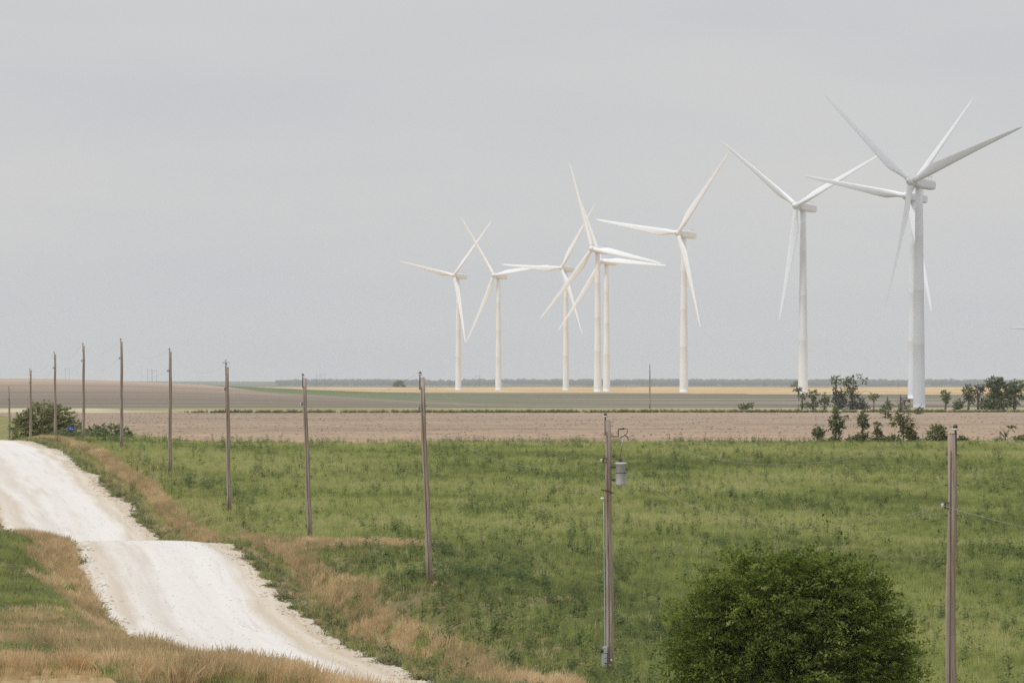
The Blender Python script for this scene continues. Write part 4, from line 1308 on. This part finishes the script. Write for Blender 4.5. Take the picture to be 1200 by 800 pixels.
# far row behind the ploughed field
FR = 1290
def far_tree(px, label, boxes, n_cl, leaf=L_tree, seed=0, th=3, tr=.16, lean=0., bare=0, name='tree', Yd=FR, cat='tree'):
    return near_shrub(px, label, boxes, n_cl, leaf, name, seed, th, tr, lean, bare, .12, cat, Yd)
far_tree(940, 'small stooping shrub left of the ragged far trees', [(935, 461, 945, 467), (938, 472, 949, 479)], 34, seed=51, bare=4, name='shrub', cat='shrub')
far_tree(953, 'small round-topped tree by the foot of the V-bladed turbine', [(948, 457, 958, 466), (951, 467, 957, 479)], 40, seed=52, bare=5)
far_tree(966, 'short dark shrub between small trees of the far row', [(961, 465, 971, 479)], 34, seed=53, bare=3, name='shrub', cat='shrub')
far_tree(979, 'tall thin tree with a tuft of leaves at its top', [(975, 440, 982, 449), (976, 451, 980, 462), (978, 446, 983, 450)], 24, seed=54, th=5, tr=.15, bare=7)
far_tree(997, 'wide wind-torn tree with bare limbs, tallest of the far row', [(990, 441, 1003, 458), (994, 441, 1001, 450), (1011, 442, 1016, 452), (1004, 440, 1010, 443), (990, 456, 1000, 466)], 66, seed=55, th=4.2, tr=.2, lean=.6, bare=12)
far_tree(984, 'grey leafless thicket under the tall thin tree', [(976, 460, 992, 480)], 110, L_grey, 56, 1.0, .1, bare=8, name='shrub', cat='shrub')
far_tree(1005, 'grey leafless thicket under the wind-torn tree', [(998, 462, 1011, 480), (990, 470, 1014, 481)], 120, L_grey, 57, 1.0, .1, bare=8, name='shrub', cat='shrub')
far_tree(1024, 'single round leaf clump on a thin bent stem', [(1020, 461, 1029, 467)], 18, L_olive, 58, 3.4, .1, bare=3)
far_tree(1040, 'bare dead tree with thin upright twigs left of the biggest turbine', [(1034, 474, 1044, 481)], 20, L_tree, 59, 3.0, .12, bare=16)
far_tree(1055, 'bare twiggy tree right in front of the biggest turbine tower', [(1052, 473, 1066, 481), (1058, 466, 1066, 470)], 22, L_grey, 60, 3.4, .12, bare=18)
far_tree(1038, 'small green tree rooted on the field margin below the dead tree', [(1030, 479, 1036, 487), (1036, 472, 1043, 480), (1036, 482, 1043, 491)], 34, L_tree, 61, 1.6, .08, name='young_tree', Yd=1020)
far_tree(1076, 'small green sprig of a tree at the foot of the biggest turbine', [(1073, 480, 1077, 486), (1076, 477, 1080, 482)], 16, L_tree, 62, 1.4, .06, name='young_tree', Yd=1150)
far_tree(1108, 'slim dark tree with a pale bare trunk right of the biggest turbine', [(1104, 458, 1112, 465), (1105, 465, 1113, 471)], 34, seed=63, th=3.6, tr=.18, lean=.2, bare=5)
far_tree(1121, 'round dark shrub beside the slim pale-trunked tree', [(1117, 470, 1128, 480)], 46, seed=64, th=1.0, name='shrub', cat='shrub', bare=4)
far_tree(1135, 'dense oval tree at the left of the big tree clump', [(1128, 451, 1139, 466), (1136, 467, 1142, 473)], 70, seed=65, th=4, tr=.2, bare=5)
far_tree(1146, 'thin greyish tree between the oval tree and the tallest of its clump', [(1140, 452, 1151, 465)], 44, L_grey, 66, 4, .2, bare=6)
far_tree(1165, 'tallest tree of the clump at right, crown above the dense bush', [(1154, 441, 1172, 450), (1156, 446, 1178, 457), (1166, 441, 1175, 450)], 120, seed=67, th=5.2, tr=.3, bare=4)
far_tree(1189, 'spreading dark tree at the right end of the tree clump', [(1180, 446, 1200, 458), (1177, 450, 1190, 464), (1190, 450, 1204, 466)], 150, seed=68, th=4.5, tr=.3)
far_tree(1169, 'broad dense green bush at the foot of the right tree clump', [(1152, 458, 1180, 482), (1165, 456, 1190, 482), (1148, 468, 1160, 482)], 330, seed=69, th=1.6, tr=.25, name='large_bush', cat='bush')
far_tree(874, 'small lone dark shrub leaning over on the grassy margin', [(868, 474, 876, 480), (874, 473, 881, 477)], 34, seed=70, th=.8, tr=.1, name='shrub', cat='shrub')
far_tree(467, 'lone rounded tree far off on the horizon between the poles', [(462, 447, 473, 456), (465, 446, 471, 450)], 60, L_tree, 71, 3, .4, Yd=5600)
far_tree(932, 'distant dark tree on the horizon left of the V-bladed turbine', [(927, 450, 935, 457)], 40, L_tree, 72, 3, .4, Yd=5600)
far_tree(936, 'small tree in the wheat at the foot of the V-bladed turbine', [(932, 455, 938, 459)], 24, L_tree, 73, 2, .2, Yd=2350)

# distant wood on the horizon: one mass
g = np.random.default_rng(5)
n = 6500
yw = g.uniform(18500, 24300, n)
xw = g.uniform(-.125, .125, n) * yw
sw, tw_ = st(xw, yw)
k = (vn2.fbm(sw / 900, tw_ / 160, 3) > .42) & (tw_ > .084 * sw); xw, yw = xw[k], yw[k]; n = len(xw)
Pw = np.stack([xw, yw, ground(xw, yw) - .5], 1)
def clump():
    Q, tn, C = leaf_cloud([(0, 0, 4.2, 6.0, 5.0, 4.0), (-4, 0, 3.4, 4, 4, 3.2), (4.5, 0, 3.2, 4.2, 4, 3)], 60, 6, 1.1, 1.2, random.randint(0, 999))
    v = Q.reshape(-1, 3)
    return [(v, [(4 * i, 4 * i + 1, 4 * i + 2, 4 * i + 3) for i in range(len(Q))])]
L_far = m_leaf('far_wood_leaves', [(0, (.075, .095, .08)), (1, (.13, .15, .115))], .3, I_)  # leaf colour paled and blued to stand in for distance haze
scatter('far_wood', 'far off belt of woodland along the horizon', [proto('wood_clump_a', clump(), L_far), proto('wood_clump_b', clump(), L_far)], Pw, g.uniform(.7, 1.5, n), g.integers(0, 2, n), g.random(n))

# ------------------------------------------------------------------ small things
# blue sign by the round bush
blue_m, _, b = mat_new('blue_sign_sheet', .4, .4); b.inputs['Base Color'].default_value = (.035, .075, .33, 1)
Xs, zs = at(83.5, 600, 502)
gs = gz(Xs, 600)
root = empty('road_sign', (Xs, 600, gs), 'small blue sign on a post beside the round bush', 'sign')
mb = MB(); mb.box((0, 0, zs - gs), (.62, .02, .46), .008); pan = mb.build('sign_panel', blue_m, root)
mb = MB(); mb.box((-.1, -.014, zs - gs + .02), (.16, .006, .05)); mb.box((.12, -.014, zs - gs - .05), (.12, .006, .05)); mb.build('sign_marking', white_m, pan)
mb = MB(); mb.tube([(0, .03, 0), (0, .03, zs - gs + .15)], .03, 6); mb.build('post', steel_m, root)

# pale fence posts on the far pasture edge
def post(px, y0, label, Yd=580):
    X_, z_ = at(px, Yd, y0); g_ = gz(X_, Yd) - .05
    mb = MB(); H_ = z_ - g_
    mb.tube([(0, 0, 0), (.02, 0, H_ * .5), (.03, 0, H_)], [.07, .065, .055], 8)
    o = mb.build('fence_post', pale_m); o.location = (X_, Yd, g_)
    tag(o, label, 'fence post', 'fence posts on the pasture edge')
pale_m, nt, b = mat_new('bleached_post_wood', .9, .1)
nt.links.new(ramp(nt, [(.3, (.36, .31, .25)), (.7, (.50, .44, .37))], noise(nt, (8, 8, 1), 4, .6, coord='Object')), b.inputs['Base Color'])
post(1081, 506, 'pale fence post left of the broad olive bush')
post(1057, 510, 'short pale post in front of the two-headed tree', 572)
post(1184, 512, 'pale fence post near the right edge, by the straggly sapling')

print('tufts', n_pasture, n_dry, 'objects', len(SC.objects))
